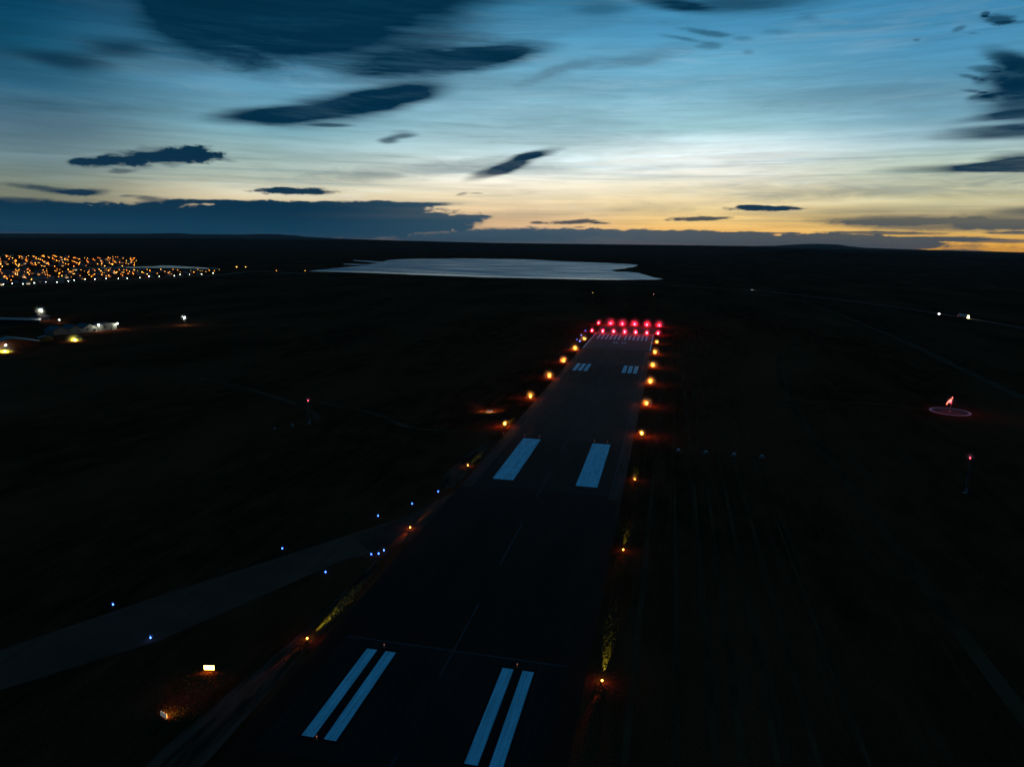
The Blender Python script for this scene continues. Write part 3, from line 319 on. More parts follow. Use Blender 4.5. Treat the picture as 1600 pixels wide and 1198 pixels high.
def ball(bm, c, r, sub=2, sz=1.0): bmesh.ops.create_icosphere(bm, subdivisions=sub, radius=r, matrix=Matrix.Translation(c) @ Matrix.Diagonal((1, 1, sz, 1)))
def lathe(bm, prof, n=16, c=(0, 0, 0)):
    rows = []
    for r, z in prof: rows.append([bm.verts.new((c[0] + r*math.cos(2*math.pi*i/n), c[1] + r*math.sin(2*math.pi*i/n), c[2] + z)) for i in range(n)])
    for a, b in zip(rows, rows[1:]):
        for i in range(n): bm.faces.new((a[i], a[(i+1) % n], b[(i+1) % n], b[i]))
    bm.faces.new(rows[0][::-1]); bm.faces.new(rows[-1])
def prism(bm, pts, y0, y1, mi=0):
    """pts in x,z extruded along y"""
    a = [bm.verts.new((x, y0, z)) for x, z in pts]; b = [bm.verts.new((x, y1, z)) for x, z in pts]
    fs = [bm.faces.new(a), bm.faces.new(b[::-1])]
    for i in range(len(pts)): fs.append(bm.faces.new((a[i-1], a[i], b[i], b[i-1])[::-1]))
    for f in fs: f.material_index = mi
def rect(bm, x0, x1, y0, y1, z):
    bm.faces.new([bm.verts.new(p) for p in ((x0, y0, z), (x1, y0, z), (x1, y1, z), (x0, y1, z))])
def sheet(name, rects, z, m):
    bm = bmesh.new()
    for r in rects: rect(bm, *r, z)
    return tag(obj(name, bm, m), kind='structure')
def polygon(name, pts, z, m, kind='structure'):
    bm = bmesh.new(); bm.faces.new([bm.verts.new((x, y, z)) for x, y in pts]); bmesh.ops.triangulate(bm, faces=bm.faces[:])
    bmesh.ops.recalc_face_normals(bm, faces=bm.faces[:])
    for f in bm.faces:
        if f.normal.z < 0: f.normal_flip()
    return tag(obj(name, bm, m), kind=kind)
def smooth_path(pts, k=6):
    out = []
    P = [Vector((*p, 0)) for p in pts]
    for i in range(len(P) - 1):
        p0, p1, p2, p3 = P[max(0, i-1)], P[i], P[i+1], P[min(len(P)-1, i+2)]
        for j in range(k):
            t = j/k
            out.append(.5*((2*p1) + (p2 - p0)*t + (2*p0 - 5*p1 + 4*p2 - p3)*t*t + (3*p1 - p0 - 3*p2 + p3)*t**3))
    return out + [P[-1]]
def strip(name, pts, w, z, m, jitter=0.0):
    P = smooth_path(pts); bm = bmesh.new(); prev = None
    for i, p in enumerate(P):
        d = (P[min(i+1, len(P)-1)] - P[max(i-1, 0)]).normalized(); nrm = Vector((-d.y, d.x, 0))
        h = w/2*(1 + jitter*random.uniform(-1, 1))
        a, b = bm.verts.new(p + nrm*h + Vector((0, 0, z))), bm.verts.new(p - nrm*h + Vector((0, 0, z)))
        if prev: bm.faces.new((prev[0], prev[1], b, a))
        prev = (a, b)
    return tag(obj(name, bm, m), kind='structure')

# ------------------------------------------------------------------ the ground, out past the horizon, with its far ridges
def lerp_prof(pr, a):
    if a <= pr[0][0]: return pr[0][1]
    for (a0, h0), (a1, h1) in zip(pr, pr[1:]):
        if a <= a1:
            t = (a - a0)/(a1 - a0); return h0 + (h1 - h0)*t
    return pr[-1][1]
def ground_z(r, a, x, y):
    if r < 3900: return 0.0
    z = -(r*r)/(2*7.4e6)*min(1, (r - 3900)/1500)
    for r0, w, pr in RIDGES:
        t = (r - r0)/w
        if abs(t) < 1:
            h = lerp_prof(pr, a) + r0*.00022*(noise.noise(Vector((a*1.3, r0, 0))) + .6*noise.noise(Vector((a*4.1, r0, 2))))
            h0 = -(r0*r0)/(2*7.4e6)
            z += max(0, h - h0 - 0)*(math.cos(t*math.pi)*.5 + .5) if r0 > 6000 else max(0, h)*(math.cos(t*math.pi)*.5 + .5)
    z += min(1, (r - 3900)/2500)*6*noise.fractal(Vector((x*.0006, y*.0006, 0)), 1, 2, 4)*(1 if r < 9000 else 0)
    return z
def build_ground():
    bm = bmesh.new()
    angs = [-180 + 6*i for i in range(21)]
    a = -58.0
    while a <= 58: angs.append(a); a += .3
    angs += [60 + 6*i for i in range(20)]
    rad = [12]
    while rad[-1] < 62000:
        r = rad[-1]; rad.append(r*(1.35 if r < 3000 else 1.035))
    ctr = bm.verts.new((CAM.x, CAM.y, 0)); prev = None
    for r in rad:
        row = []
        for a in angs:
            t = math.radians(a) + YAW; x, y = CAM.x + r*math.sin(t), CAM.y + r*math.cos(t)
            row.append(bm.verts.new((x, y, ground_z(r, a, x, y))))
        n = len(row)
        for i in range(n):
            if prev is None: bm.faces.new((ctr, row[(i+1) % n], row[i]))
            else: bm.faces.new((prev[i], prev[(i+1) % n], row[(i+1) % n], row[i]))
        prev = row
    bmesh.ops.recalc_face_normals(bm, faces=bm.faces[:])
    if sum(f.normal.z for f in bm.faces) < 0: bmesh.ops.reverse_faces(bm, faces=bm.faces[:])
    return tag(obj('ground', bm, G_STEPPE, smooth=True), kind='structure')
build_ground()

# lake and inlet
G_WATER = water_material('lake_water', .47)
G_CALM = water_material('calm_water', .30, (.05, .07, .09))
polygon('lake', LAKE, .10, G_WATER)
polygon('lake_shallows', RIM_LOW, .14, G_CALM)
polygon('river_inlet', STRIP, .10, G_CALM)

# ------------------------------------------------------------------ roads and tracks
strip('highway', [(-330, 960), (-60, 880), (54, 818.7), (196, 742), (292, 572), (349, 436), (388, 296), (406, 193), (412, 60), (405, -120), (380, -420)], 9, .05, G_ROAD)
strip('dirt_road', [(215, 640), (229.6, 544), (242, 323), (243.5, 54), (237.7, -115), (234, -218), (234, -420)], 6, .045, G_GRAVELROAD, .1)
strip('dirt_track', [(-130, -338), (-95, -352), (-70, -372), (-46, -372), (-30, -372)], 2.6, .03, G_TRACK, .25)
strip('dirt_track', [(-250, -290), (-180, -320), (-130, -352), (-114, -372)], 3, .034, G_TRACK, .25)
strip('dirt_track', [(100, -268), (140, -258), (165, -263), (171, -266)], 2.6, .03, G_TRACK, .3)
strip('dirt_track', [(-430, -170), (-410, -120), (-401, -80), (-360, -66), (-280, -30), (-150, 60)], 3.2, .03, G_TRACK, .2)
strip('dirt_track', [(110, 120), (150, 20), (118, -120), (104, -260), (103, -420), (104, -600)], 3.0, .03, G_FAINT, .2)
strip('town_road', EDGE_ROAD, 13, .05, G_TOWNROAD)
for k in range(7):                                                       # worn wheel lines in the graded strips beside the runway
    x = 36 + k*6.1 + random.uniform(-1.5, 1.5)
    strip('wheel_track', [(x + 3, 40 - k*8), (x + random.uniform(-1, 1), -180), (x + random.uniform(-1, 1), -400), (x + random.uniform(-1, 1), -640)], .6 + random.random()*.6, .02 + k*.001, G_FAINT, .3)

# ------------------------------------------------------------------ runway, taxiway and their paint (distances run back from the far end at y = 0)
sheet('runway', [(-23.2, 23.2, -900, 60)], .020, G_ASPHALT)
sheet('runway_shoulder', [(23.2, 26.9, -440, 60), (-26.9, -23.2, -440, 60)], .016, G_SHOULDER)
sheet('runway_shoulder', [(23.2, 26.9, -900, -440.0), (-26.9, -23.2, -900, -440.0)], .016, G_ASPHALT)
sheet('threshold_pavement', [(-26.4, 26.4, -102, -1)], .028, G_CONCRETE)
sheet('runway_pavement', [(-23.1, 23.1, -436, 59)], .022, G_OLDER)
sheet('runway_overlay', [(-23.0, 23.0, -436, -372), (-23, 23, -570, -535.5), (-23, 23, -250, -176)], .024, G_NEWER)
polygon('taxiway', [(-26.9, -446), (-33.9, -469.4), (-49.8, -495.1), (-71.7, -530), (-86.8, -556.7), (-300, -912), (-285, -918), (-75.4, -567.3), (-58.9, -546.2), (-39.7, -503.0), (-36.0, -499.0), (-31.0, -492), (-26.9, -486)], .012, G_TAXI)
polygon('taxiway_overlay', [(-26.9, -449), (-34.5, -472), (-43.5, -487), (-34.5, -497.0), (-31.0, -491), (-26.9, -485)], .016, G_MOUTH)
polygon('gravel_verge', [(-31.5, -500), (-29.5, -505), (-28.6, -540), (-28.0, -600), (-34, -640), (-39, -590), (-35.5, -560), (-32.4, -535)], .010, G_DIRT)
polygon('gravel_verge', [(-28.2, -380), (-28.0, -440), (-31.5, -446), (-36, -430), (-35, -405), (-31, -385)], .010, G_DIRT)
JOINTS = [(-23.2, 26.9, -372.2, -371.9), (-23.2, 23.2, -436.2, -435.8), (2, 26.5, -242.3, -241.7), (-23, 23, -535.8, -535.3), (-23, 23, -103.0, -102.4), (-23, 23, -176.2, -175.8), (-23, 26.9, -310.2, -309.8), (8, 23.2, -570.3, -569.9), (-23, 23, -62.2, -61.8), (22.9, 23.3, -440, -103), (-23.3, -22.9, -440, -103), (23.2, 26.9, -395.2, -394.6), (23.2, 26.9, -424, -423.4), (23.2, 26.9, -345, -344.6)]
sheet('pavement_joint', JOINTS, .032, G_JOINT)
mk = []
for s in (-1, 1):
    for i in range(6):
        x = 1.8 + i*3.6; mk.append(tuple(sorted((s*x, s*(x+1.8)))) + (-45, -12))
sheet('threshold_marking', mk, .036, G_PAINT)
sheet('runway_edge_marking', [(-26.3, -25.4, -103, -2), (25.4, 26.3, -103, -2), (-26.3, 26.3, -3.2, -2.0)], .040, G_PAINT)
B1, B2, B3 = [], [], []
for s in (-1, 1):
    for i in range(3):
        x = 11.0 + i*3.6; B1.append(tuple(sorted((s*x, s*(x+2.5)))) + (-206.2, -178.2))
    x = 10.83; B2.append(tuple(sorted((s*x, s*(x+7.34)))) + (-429.9, -375.7))
    for i in range(2):
        x = 10.9 + i*3.97; B3.append(tuple(sorted((s*x, s*(x+2.19)))) + (-565.5, -538.9))
sheet('marking_surround', [(s*10.3 if s > 0 else -22, 22 if s > 0 else -10.3, -430.5, -375) for s in (-1, 1)] , .030, G_NEWER)
sheet('marking_surround', [(s*10.3 if s > 0 else -17.6, 17.6 if s > 0 else -10.3, -566.3, -538) for s in (-1, 1)], .030, G_BLACK)
sheet('touchdown_marking', B1, .036, G_PAINT)
sheet('aiming_point_marking', B2, .036, G_PAINT)
sheet('touchdown_marking', B3, .036, G_PAINT)
G_FADED = paved('faded_centreline', (.045, .036, .034), (.012, .010, .010), spec=.1, scale=.25, stretch=(1, .4, 1))
cl = [(-.25, .25, -(66 + 50*i) - 29, -(66 + 50*i)) for i in range(13)]
sheet('centreline_marking', cl, .036, G_FADED)
# runway number 08, painted for aircraft landing from the far end: upside down from here
def digit(segs, cx, cyy, w=3.4, h=9.0, t=.85):
    out = []
    for g in segs:
        if g == 'top': r = (-w/2, w/2, h/2 - t, h/2)
        elif g == 'bottom': r = (-w/2, w/2, -h/2, -h/2 + t)
        elif g == 'middle': r = (-w/2 + t, w/2 - t, -t/2, t/2)
        elif g == 'left': r = (-w/2, -w/2 + t, -h/2 + t, h/2 - t)
        else: r = (w/2 - t, w/2, -h/2 + t, h/2 - t)
        out.append((cx + r[0], cx + r[1], cyy + r[2], cyy + r[3]))
    return out
sheet('runway_number', digit(('top', 'bottom', 'left', 'right', 'middle'), -3.4, -64) + digit(('top', 'bottom', 'left', 'right'), 3.4, -64), .040, G_FADED if False else G_PAINT)

# ------------------------------------------------------------------ grass tufts on the verge round the near lights
def build_grass():
    bm = bmesh.new(); rnd = random.Random(5)
    def tuft(x, y, h):
        for _ in range(rnd.randint(3, 6)):
            a = rnd.uniform(0, 6.28); b = rnd.uniform(.1, .5)*h; w = rnd.uniform(.02, .045); bx, by = x + rnd.uniform(-.12, .12), y + rnd.uniform(-.12, .12)
            p = bm.verts.new((bx - w*math.sin(a), by + w*math.cos(a), .0)); q = bm.verts.new((bx + w*math.sin(a), by - w*math.cos(a), .0))
            t = bm.verts.new((bx + b*math.cos(a), by + b*math.sin(a), h*rnd.uniform(.7, 1.1))); bm.faces.new((p, q, t))
    for s in (-1, 1):
        for yl in (-359, -419, -539):
            for _ in range(620 if yl > -500 else 1500):
                y = yl + rnd.gauss(5, 7 if yl > -500 else 10); x = s*(30.0 if s > 0 else 29.8) + rnd.gauss(0, .8)
                if abs(x) < 27.4: continue
                tuft(x, y, rnd.uniform(.12, .42))
        for _ in range(500):
            y = -479 + rnd.gauss(3, 8); x = s*30 + rnd.gauss(0, 1)
            if s < 0 or abs(x) < 27.4: continue
            tuft(x, y, rnd.uniform(.12, .4))
    for _ in range(2200):                                               # round the signs
        c = rnd.choice(((-42.8, -555.5), (-39.6, -567), (-42.9, -337)))
        tuft(c[0] + rnd.gauss(0, 2.2), c[1] + rnd.gauss(0, 2.0), rnd.uniform(.08, .3))
    return tag(obj('grass', bm, mat('dry_grass', (.13, .12, .035), .9, spec=.1, noise_scale=1.5, col2=(.05, .055, .015))), kind='stuff')
build_grass()

# ------------------------------------------------------------------ lamps
def light_obj(name, parent, loc, col, power, radius=.12, kind='POINT', spot=None, direction=None):
    ld = bpy.data.lights.new(name, kind); ld.color = col; ld.energy = power; ld.shadow_soft_size = radius
    if kind == 'SPOT': ld.spot_size = math.radians(spot); ld.spot_blend = 1.0
    o = link(bpy.data.objects.new(name, ld), parent); o.location = loc
    if direction is not None: o.rotation_euler = Vector(direction).to_track_quat('-Z', 'Y').to_euler()
    return o
def halo_material(name, dens):
    m = bpy.data.materials.new(name); m.use_nodes = True; nt = m.node_tree; nt.nodes.clear()
    t = nt.nodes.new('ShaderNodeTexCoord'); ln = nt.nodes.new('ShaderNodeVectorMath'); ln.operation = 'LENGTH'; nt.links.new(t.outputs['Object'], ln.inputs[0])
    def mth(op, a, b):
        q = nt.nodes.new('ShaderNodeMath'); q.operation = op
        for i, v in enumerate((a, b)):
            if hasattr(v, 'node'): nt.links.new(v, q.inputs[i])
            else: q.inputs[i].default_value = v
        return q.outputs[0]
    r = mth('MAXIMUM', ln.outputs['Value'], .08)                         # radius in units of the halo ball's own radius
    f = mth('POWER', mth('MAXIMUM', mth('SUBTRACT', 1.0, r), 0.0), 2.0)
    d = mth('MULTIPLY', mth('DIVIDE', f, r), dens)
    v = nt.nodes.new('ShaderNodeVolumePrincipled'); v.inputs['Color'].default_value = (.95, .95, .95, 1); nt.links.new(d, v.inputs['Density'])
    o = nt.nodes.new('ShaderNodeOutputMaterial'); nt.links.new(v.outputs[0], o.inputs['Volume'])
    return m
HALO = halo_material('halo_volume', .070)  # scattering volume made up to imitate lens bloom round the lamps
_bm = bmesh.new(); ball(_bm, (0, 0, 0), 1.0, 3); _me = bpy.data.meshes.new('mist'); _bm.to_mesh(_me); _bm.free(); _me.materials.append(HALO)
def mist(parent, loc, r):  # glow ball added round a lamp, lit by its own light
    o = link(bpy.data.objects.new('mist', _me), parent); o.location = loc; o.scale = (r, r, r)
    return o

def fitting(bm, h):
    lathe(bm, [(.16, 0), (.16, .03), (.05, .05), (.04, h - .1), (.10, h - .08), (.10, h - .02), (.06, h)], 12)
AMBER, RED, BLUE = (1.0, .23, .008), (1.0, .003, .018), (.05, .16, 1.0)
L_AMBER = lamp_mat('amber_lens', (1.0, .34, .035), 34); L_AMBER_NEAR = lamp_mat('amber_lens_near', (1.0, .36, .04), 18)
L_RED = lamp_mat('red_lens', (1.0, .02, .035), 160); L_BLUE = lamp_mat('blue_lens', (.035, .11, 1.0), 22)
_b = bmesh.new(); fitting(_b, .38); F_POST = obj('fitting_post', _b, YELLOW)
def lens_mesh(name, r, m, z=0):
    b = bmesh.new(); ball(b, (0, 0, 0), r, 2, 1.1); o = obj(name, b, m, smooth=True); return o
LENS_R = {'amber': .42, 'amber_near': .19, 'red': .58, 'blue': .15}
LENS = {k: lens_mesh('lens', LENS_R[k], m) for k, m in (('amber', L_AMBER), ('amber_near', L_AMBER_NEAR), ('red', L_RED), ('blue', L_BLUE))}
def lamp(name, label, cat, x, y, kind, group, power, col, h=.9, halo_r=0.0):
    t = thing(name, label, cat, (x, y, 0), 0, group)
    p = share('fitting_post', F_POST, t, (0, 0, 0))
    l = share('lens', LENS[kind], t, (0, 0, h + LENS_R[kind]*.9))
    p.scale = (1, 1, h/.38)
    zb = h + LENS_R[kind]*2 + .15
    light_obj('point_light', t, (0, 0, zb), col, power)
    if halo_r: mist(t, (0, 0, zb), halo_r*1.05)
    return t
ORD = ['first', 'second', 'third', 'fourth', 'fifth', 'sixth', 'seventh', 'eighth', 'ninth']
RIGHT_P = [60, 90, 100, 100, 90, 60, 20, 12, 10]; LEFT_P = [90, 110, 110, 100, 70, 40, 16, 8, 10]
RIGHT_M = [3.6, 4.6, 4.6, 4.4, 4.0, 2.6, 1.5, 0, 0]; LEFT_M = [4.6, 5.2, 4.8, 4.4, 3.4, 2.2, 1.2, 0, 0]
for i in range(9):
    y = .86 - 60*(i+1)
    for side, x, P, Mr in (('right', 30.05, RIGHT_P, RIGHT_M), ('left', -30.08, LEFT_P, LEFT_M)):
        near = i >= 6
        t = lamp('runway_edge_light', 'amber light on the %s edge of the runway, %s from the red end lights' % (side, ORD[i]), 'runway light', x, y, 'amber_near' if near else 'amber', 'runway edge lights', P[i]*(32 if not near else 8.0), AMBER, h=.35 if near else .9, halo_r=Mr[i])
        if i >= 4:                                                       # the two beams of the lens, along the runway
            k = ({4: .03, 5: .10, 6: .16, 7: .26, 8: .8} if side == 'right' else {4: .05, 5: .14, 6: .3, 7: .35, 8: 1.1})[i]
            light_obj('beam', t, (0, .25, .62), (1.0, .72, .10), 34000*k, .05, 'SPOT', 13, (.01 if side == 'right' else .05, 1, -.02))
            light_obj('beam', t, (0, -.25, .62), (1.0, .20, .02), 7000*k, .05, 'SPOT', 26, (-.04, -1, -.10))
for i, x in enumerate((-30.1, -20.2, -10.2, -.2, 9.8, 19.9, 29.9)):
    pw = (70, 60, 80, 110, 70, 70, 110)[i]
    lamp('runway_end_light', 'red light in the row across the runway end, %s from the left' % ORD[i], 'runway light', x, .6, 'red', 'red runway end lights', pw*52, RED, halo_r=(3.6, 3.4, 3.8, 4.4, 3.6, 3.6, 4.6)[i])
for i, x in enumerate((-30.3, -18.3, -6.4, 5.7, 17.8, 29.8)):
    pw = (50, 170, 150, 150, 150, 150)[i]
    lamp('stopway_end_light', 'red light in the far row beyond the runway end, %s from the left' % ORD[i], 'runway light', x, 64.3, 'red', 'red stopway end lights', pw*52, RED, h=1.3, halo_r=(4.2, 7.2, 6.8, 6.6, 6.4, 6.8)[i])
BL = [(-31.7, -448.7, 'blue taxiway light nearest the runway on the upper taxiway edge'), (-36.1, -461.2, 'blue taxiway light on the upper edge, second from the runway'),
      (-42.3, -473.2, 'blue taxiway light on the upper edge, third from the runway'), (-57.6, -500.9, 'blue taxiway light on the upper edge, halfway down the taxiway'),
      (-78.2, -536.8, 'blue taxiway light on the upper edge farthest from the runway'), (-60.9, -546.5, 'blue taxiway light on the lower edge near the lit sign'),
      (-40.3, -510.7, 'lone blue taxiway light on the lower edge before the cluster of three'), (-33.6, -498.4, 'blue light of the close trio by the taxiway mouth, leftmost'),
      (-31.9, -497.6, 'blue light of the close trio by the taxiway mouth, lowest'), (-31.4, -495.3, 'blue light of the close trio by the taxiway mouth, topmost'),
      (-36.5, 3.2, 'far blue light beside the row of red end lights'), (-36.5, -29.2, 'far blue light between the red row and the first amber light'),
      (-36.3, -59.9, 'far blue light left of the first amber light'), (-32.6, -69.5, 'pale blue light tight against the first amber light on the left')]
for x, y, lb in BL:
    far = y > -100
    lamp('taxiway_light', lb, 'taxiway light', x, y, 'blue', 'blue taxiway edge lights', 130 if far else 10.0, BLUE, h=.5 if far else .35, halo_r=1.6 if far else .8)

# little marker posts by the painted bars
_b = bmesh.new(); lathe(_b, [(.20, 0), (.20, .05), (.07, .07), (.06, .95), (.03, 1.0)], 10); P_POST = obj('post', _b, mat('marker_orange', (.75, .16, .05), .5, noise_amt=.2, noise_scale=9))
_b = bmesh.new(); lathe(_b, [(.075, .45), (.085, .47), (.085, .75), (.075, .77)], 10); P_BAND = obj('glow_band', _b, lamp_mat('marker_glow', (1.0, .30, .22), .35))  # emissive band added so the post shows orange-red
MKS = [(-18.2, -373.2, 'marker post at the far left corner of the left broad white bar'), (-12, -372.5, 'marker post at the far right corner of the left broad white bar'),
       (11.3, -373.2, 'marker post at the far left corner of the right broad white bar'), (16.7, -373.7, 'marker post at the far right corner of the right broad white bar'),
       (-13.9, -537.7, 'marker post behind the far end of the left pair of white bars'), (13.6, -538.0, 'marker post behind the far end of the right pair of white bars'),
       (-14.1, -565.9, 'marker post between the near ends of the left pair of white bars'), (-27.5, -372.6, 'marker post on the left runway shoulder beside an amber light')]
for i, (x, y, lb) in enumerate(MKS):
    t = thing('marker_post', 'slim orange ' + lb, 'marker post', (x, y, .03), 0, 'orange marker posts')
    share('post', P_POST, t, (0, 0, 0)); share('glow_band', P_BAND, t, (0, 0, 0))
for o in (F_POST, P_POST, P_BAND, *LENS.values()): bpy.data.objects.remove(o)

# taxiway guidance signs
SIGN_BACK = mat('sign_back_glow', (.5, .5, .48), .6, emit=(.9, .85, .7), strength=.10)  # faint emission put in to brighten the cabinet's back
def sign(label, x, y, rz, face_strength, w=2.0, h=1.0, glow=0.0):
    t = thing('guidance_sign', label, 'sign', (x, y, 0), rz, 'taxiway guidance signs')
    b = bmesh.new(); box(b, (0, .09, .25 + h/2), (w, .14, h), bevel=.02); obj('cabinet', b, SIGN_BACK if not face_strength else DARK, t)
    b = bmesh.new(); box(b, (0, .005, .25 + h/2), (w - .10, .02, h - .10)); obj('lit_face', b, lamp_mat('sign_face', (1.0, .42, .07), face_strength or glow), t)
    for sx in (-1, 1):
        b = bmesh.new(); tube(b, (sx*w*.36, .09, 0), (sx*w*.36, .09, .25), .03); box(b, (sx*w*.36, .09, .015), (.16, .16, .03)); obj('leg', b, STEEL, t)
    return t
sign('brightly lit sign board facing the camera beside the taxiway', -42.8, -553.2, math.radians(12), 26.0, 2.0, .95)
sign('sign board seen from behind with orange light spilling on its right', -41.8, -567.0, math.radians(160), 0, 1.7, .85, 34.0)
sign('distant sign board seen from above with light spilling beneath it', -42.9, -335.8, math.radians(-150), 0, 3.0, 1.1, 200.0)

# approach slope units on the right of the runway
for i, x in enumerate((45.2, 55.8, 66.5, 77.0)):
    t = thing('slope_indicator', 'unlit white slope indicator box on the right, %s from the runway' % ORD[i], 'light unit', (x, -378, 0), 0, 'approach slope indicators')
    b = bmesh.new(); box(b, (0, 0, .04), (2.4, 1.6, .08), bevel=.02); obj('plinth', b, mat('plinth_concrete', (.10, .095, .09), .9, noise_amt=.3, noise_scale=4), t)
    b = bmesh.new(); box(b, (0, 0, .78), (1.1, 1.0, .32), bevel=.04); box(b, (0, .55, .86), (1.1, .2, .1)); obj('housing', b, WHITE, t)
    for sx in (-1, 1):
        b = bmesh.new(); tube(b, (sx*.42, 0, .08), (sx*.42, 0, .64), .035); obj('leg', b, STEEL, t)
    for sx in (-.25, .25):
        b = bmesh.new(); tube(b, (sx, .50, .76), (sx, .53, .76), .11, n=14); obj('lens', b, GLASS, t)

# ------------------------------------------------------------------ masts and wind sock
def mast(label, x, y, h):
    t = thing('light_mast', label, 'mast', (x, y, 0), 0)
    b = bmesh.new(); rr = .22
    cor = [(rr*math.cos(a), rr*math.sin(a)) for a in (math.pi/2, math.pi*7/6, math.pi*11/6)]
    for cx_, cy_ in cor: tube(b, (cx_, cy_, 0), (cx_, cy_, h), .03, n=6)
    n = int(h/.6)
    for i in range(n):
        for j in range(3):
            a, c = cor[j], cor[(j+1) % 3]; z0, z1 = i*h/n, (i+1)*h/n
            tube(b, (*a, z0), (*c, z1), .014, n=4); tube(b, (*a, z1), (*c, z1), .014, n=4)
    obj('lattice', b, STEEL, t)
    b = bmesh.new()
    for a in (.5, 2.6, 4.7):
        for z in (h*.5, h*.92): tube(b, (0, 0, z), (h*.38*math.cos(a), h*.38*math.sin(a), 0), .012, n=4)
    obj('guy_wire', b, STEEL, t)
    b = bmesh.new(); box(b, (.45, 0, 1.2), (.55, .3, .8), bevel=.03); obj('equipment_box', b, WHITE, t)
    b = bmesh.new(); box(b, (0, 0, .1), (1.2, 1.2, .2), bevel=.03); obj('footing', b, mat('footing_concrete', (.3, .3, .29), .9, noise_amt=.3, noise_scale=4), t)
    b = bmesh.new(); tube(b, (0, 0, h), (0, 0, h + .15), .09, n=10); ball(b, (0, 0, h + .3), .2, 2, 1.2); obj('beacon', b, lamp_mat('beacon_red', (1.0, .06, .09), 9), t, True)
    light_obj('point_light', t, (0, 0, h + .75), RED, 26); mist(t, (0, 0, h + .75), 2.0)
    return t
mast('guyed lattice mast with a red beacon right of the runway', 139.5, -402.8, 12.0)
mast('guyed lattice mast with a red beacon in the field left of the runway', -114.9, -378.3, 10.2)
def cabinet(label, x, y, s=1.0):
    t = thing('field_cabinet', label, 'cabinet', (x, y, 0), random.uniform(0, 1), 'field equipment cabinets')
    b = bmesh.new(); box(b, (0, 0, .75*s), (.8*s, .6*s, 1.1*s), bevel=.03); obj('body', b, WHITE, t)
    b = bmesh.new(); box(b, (0, 0, .1*s), (1*s, .8*s, .2*s)); obj('plinth', b, STEEL, t)
cabinet('pale equipment cabinet just left of the red beacon mast in the left field', -119.5, -384.5)
cabinet('pale equipment cabinet farther left of the mast in the left field', -124.0, -391.5, .8)

def windsock():
    x0, y0 = 180.4, -267.5
    G_RING = mat('ring_gravel_white', (.52, .50, .50), .95, noise_amt=.4, noise_scale=2.5)
    bm = bmesh.new(); n = 72; a_, b_ = [], []
    for i in range(n):
        c, s = math.cos(2*math.pi*i/n), math.sin(2*math.pi*i/n)
        a_.append(bm.verts.new((x0 + 9.3*c, y0 + 9.3*s, .02))); b_.append(bm.verts.new((x0 + 8.15*c, y0 + 8.15*s, .02)))
    for i in range(n): bm.faces.new((a_[i], a_[(i+1) % n], b_[(i+1) % n], b_[i]))
    tag(obj('windsock_circle', bm, G_RING), kind='structure')
    bm = bmesh.new(); bm.faces.new([bm.verts.new((x0 + 8.1*math.cos(2*math.pi*i/n), y0 + 8.1*math.sin(2*math.pi*i/n), .008)) for i in range(n)])
    tag(obj('windsock_pad', bm, mat('pad_gravel', (.030, .022, .018), 1, noise_amt=.6, noise_scale=1.2)), kind='structure')
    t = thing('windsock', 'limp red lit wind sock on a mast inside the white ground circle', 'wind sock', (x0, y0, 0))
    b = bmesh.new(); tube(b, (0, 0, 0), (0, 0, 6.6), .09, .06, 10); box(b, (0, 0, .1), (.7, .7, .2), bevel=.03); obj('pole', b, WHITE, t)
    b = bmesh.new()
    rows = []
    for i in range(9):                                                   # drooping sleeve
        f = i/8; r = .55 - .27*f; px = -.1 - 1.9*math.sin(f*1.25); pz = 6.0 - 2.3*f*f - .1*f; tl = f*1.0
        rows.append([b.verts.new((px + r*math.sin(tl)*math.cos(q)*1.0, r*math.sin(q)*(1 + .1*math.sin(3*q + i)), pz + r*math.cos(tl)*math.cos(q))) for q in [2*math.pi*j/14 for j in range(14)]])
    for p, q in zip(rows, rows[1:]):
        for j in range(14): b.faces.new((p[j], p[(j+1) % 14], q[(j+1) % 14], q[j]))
    obj('sleeve', b, lamp_mat('emissive_sock_fabric', (1.0, .14, .08), 5), t, True)  # red lamplight on the sleeve is put in as emission
    b = bmesh.new(); bmesh.ops.create_cone(b, cap_ends=False, segments=18, radius1=.57, radius2=.57, depth=.06, matrix=Matrix.Translation((-.1, 0, 6.0)) @ Matrix.Rotation(math.pi/2, 4, 'Y')); tube(b, (0, 0, 6.55), (-.1, 0, 6.55), .03); obj('hoop', b, STEEL, t)
    b = bmesh.new(); tube(b, (.25, 0, 6.5), (.25, 0, 7.0), .05); tube(b, (0, 0, 6.5), (.25, 0, 6.5), .04); ball(b, (.25, 0, 7.25), .26, 2); obj('beacon', b, lamp_mat('sock_beacon', (1.0, .14, .12), 5), t, True)
    light_obj('point_light', t, (-.6, -.5, 5.0), (1.0, .04, .06), 1100, .2); mist(t, (-.5, -.3, 5.6), 3.0)
windsock()

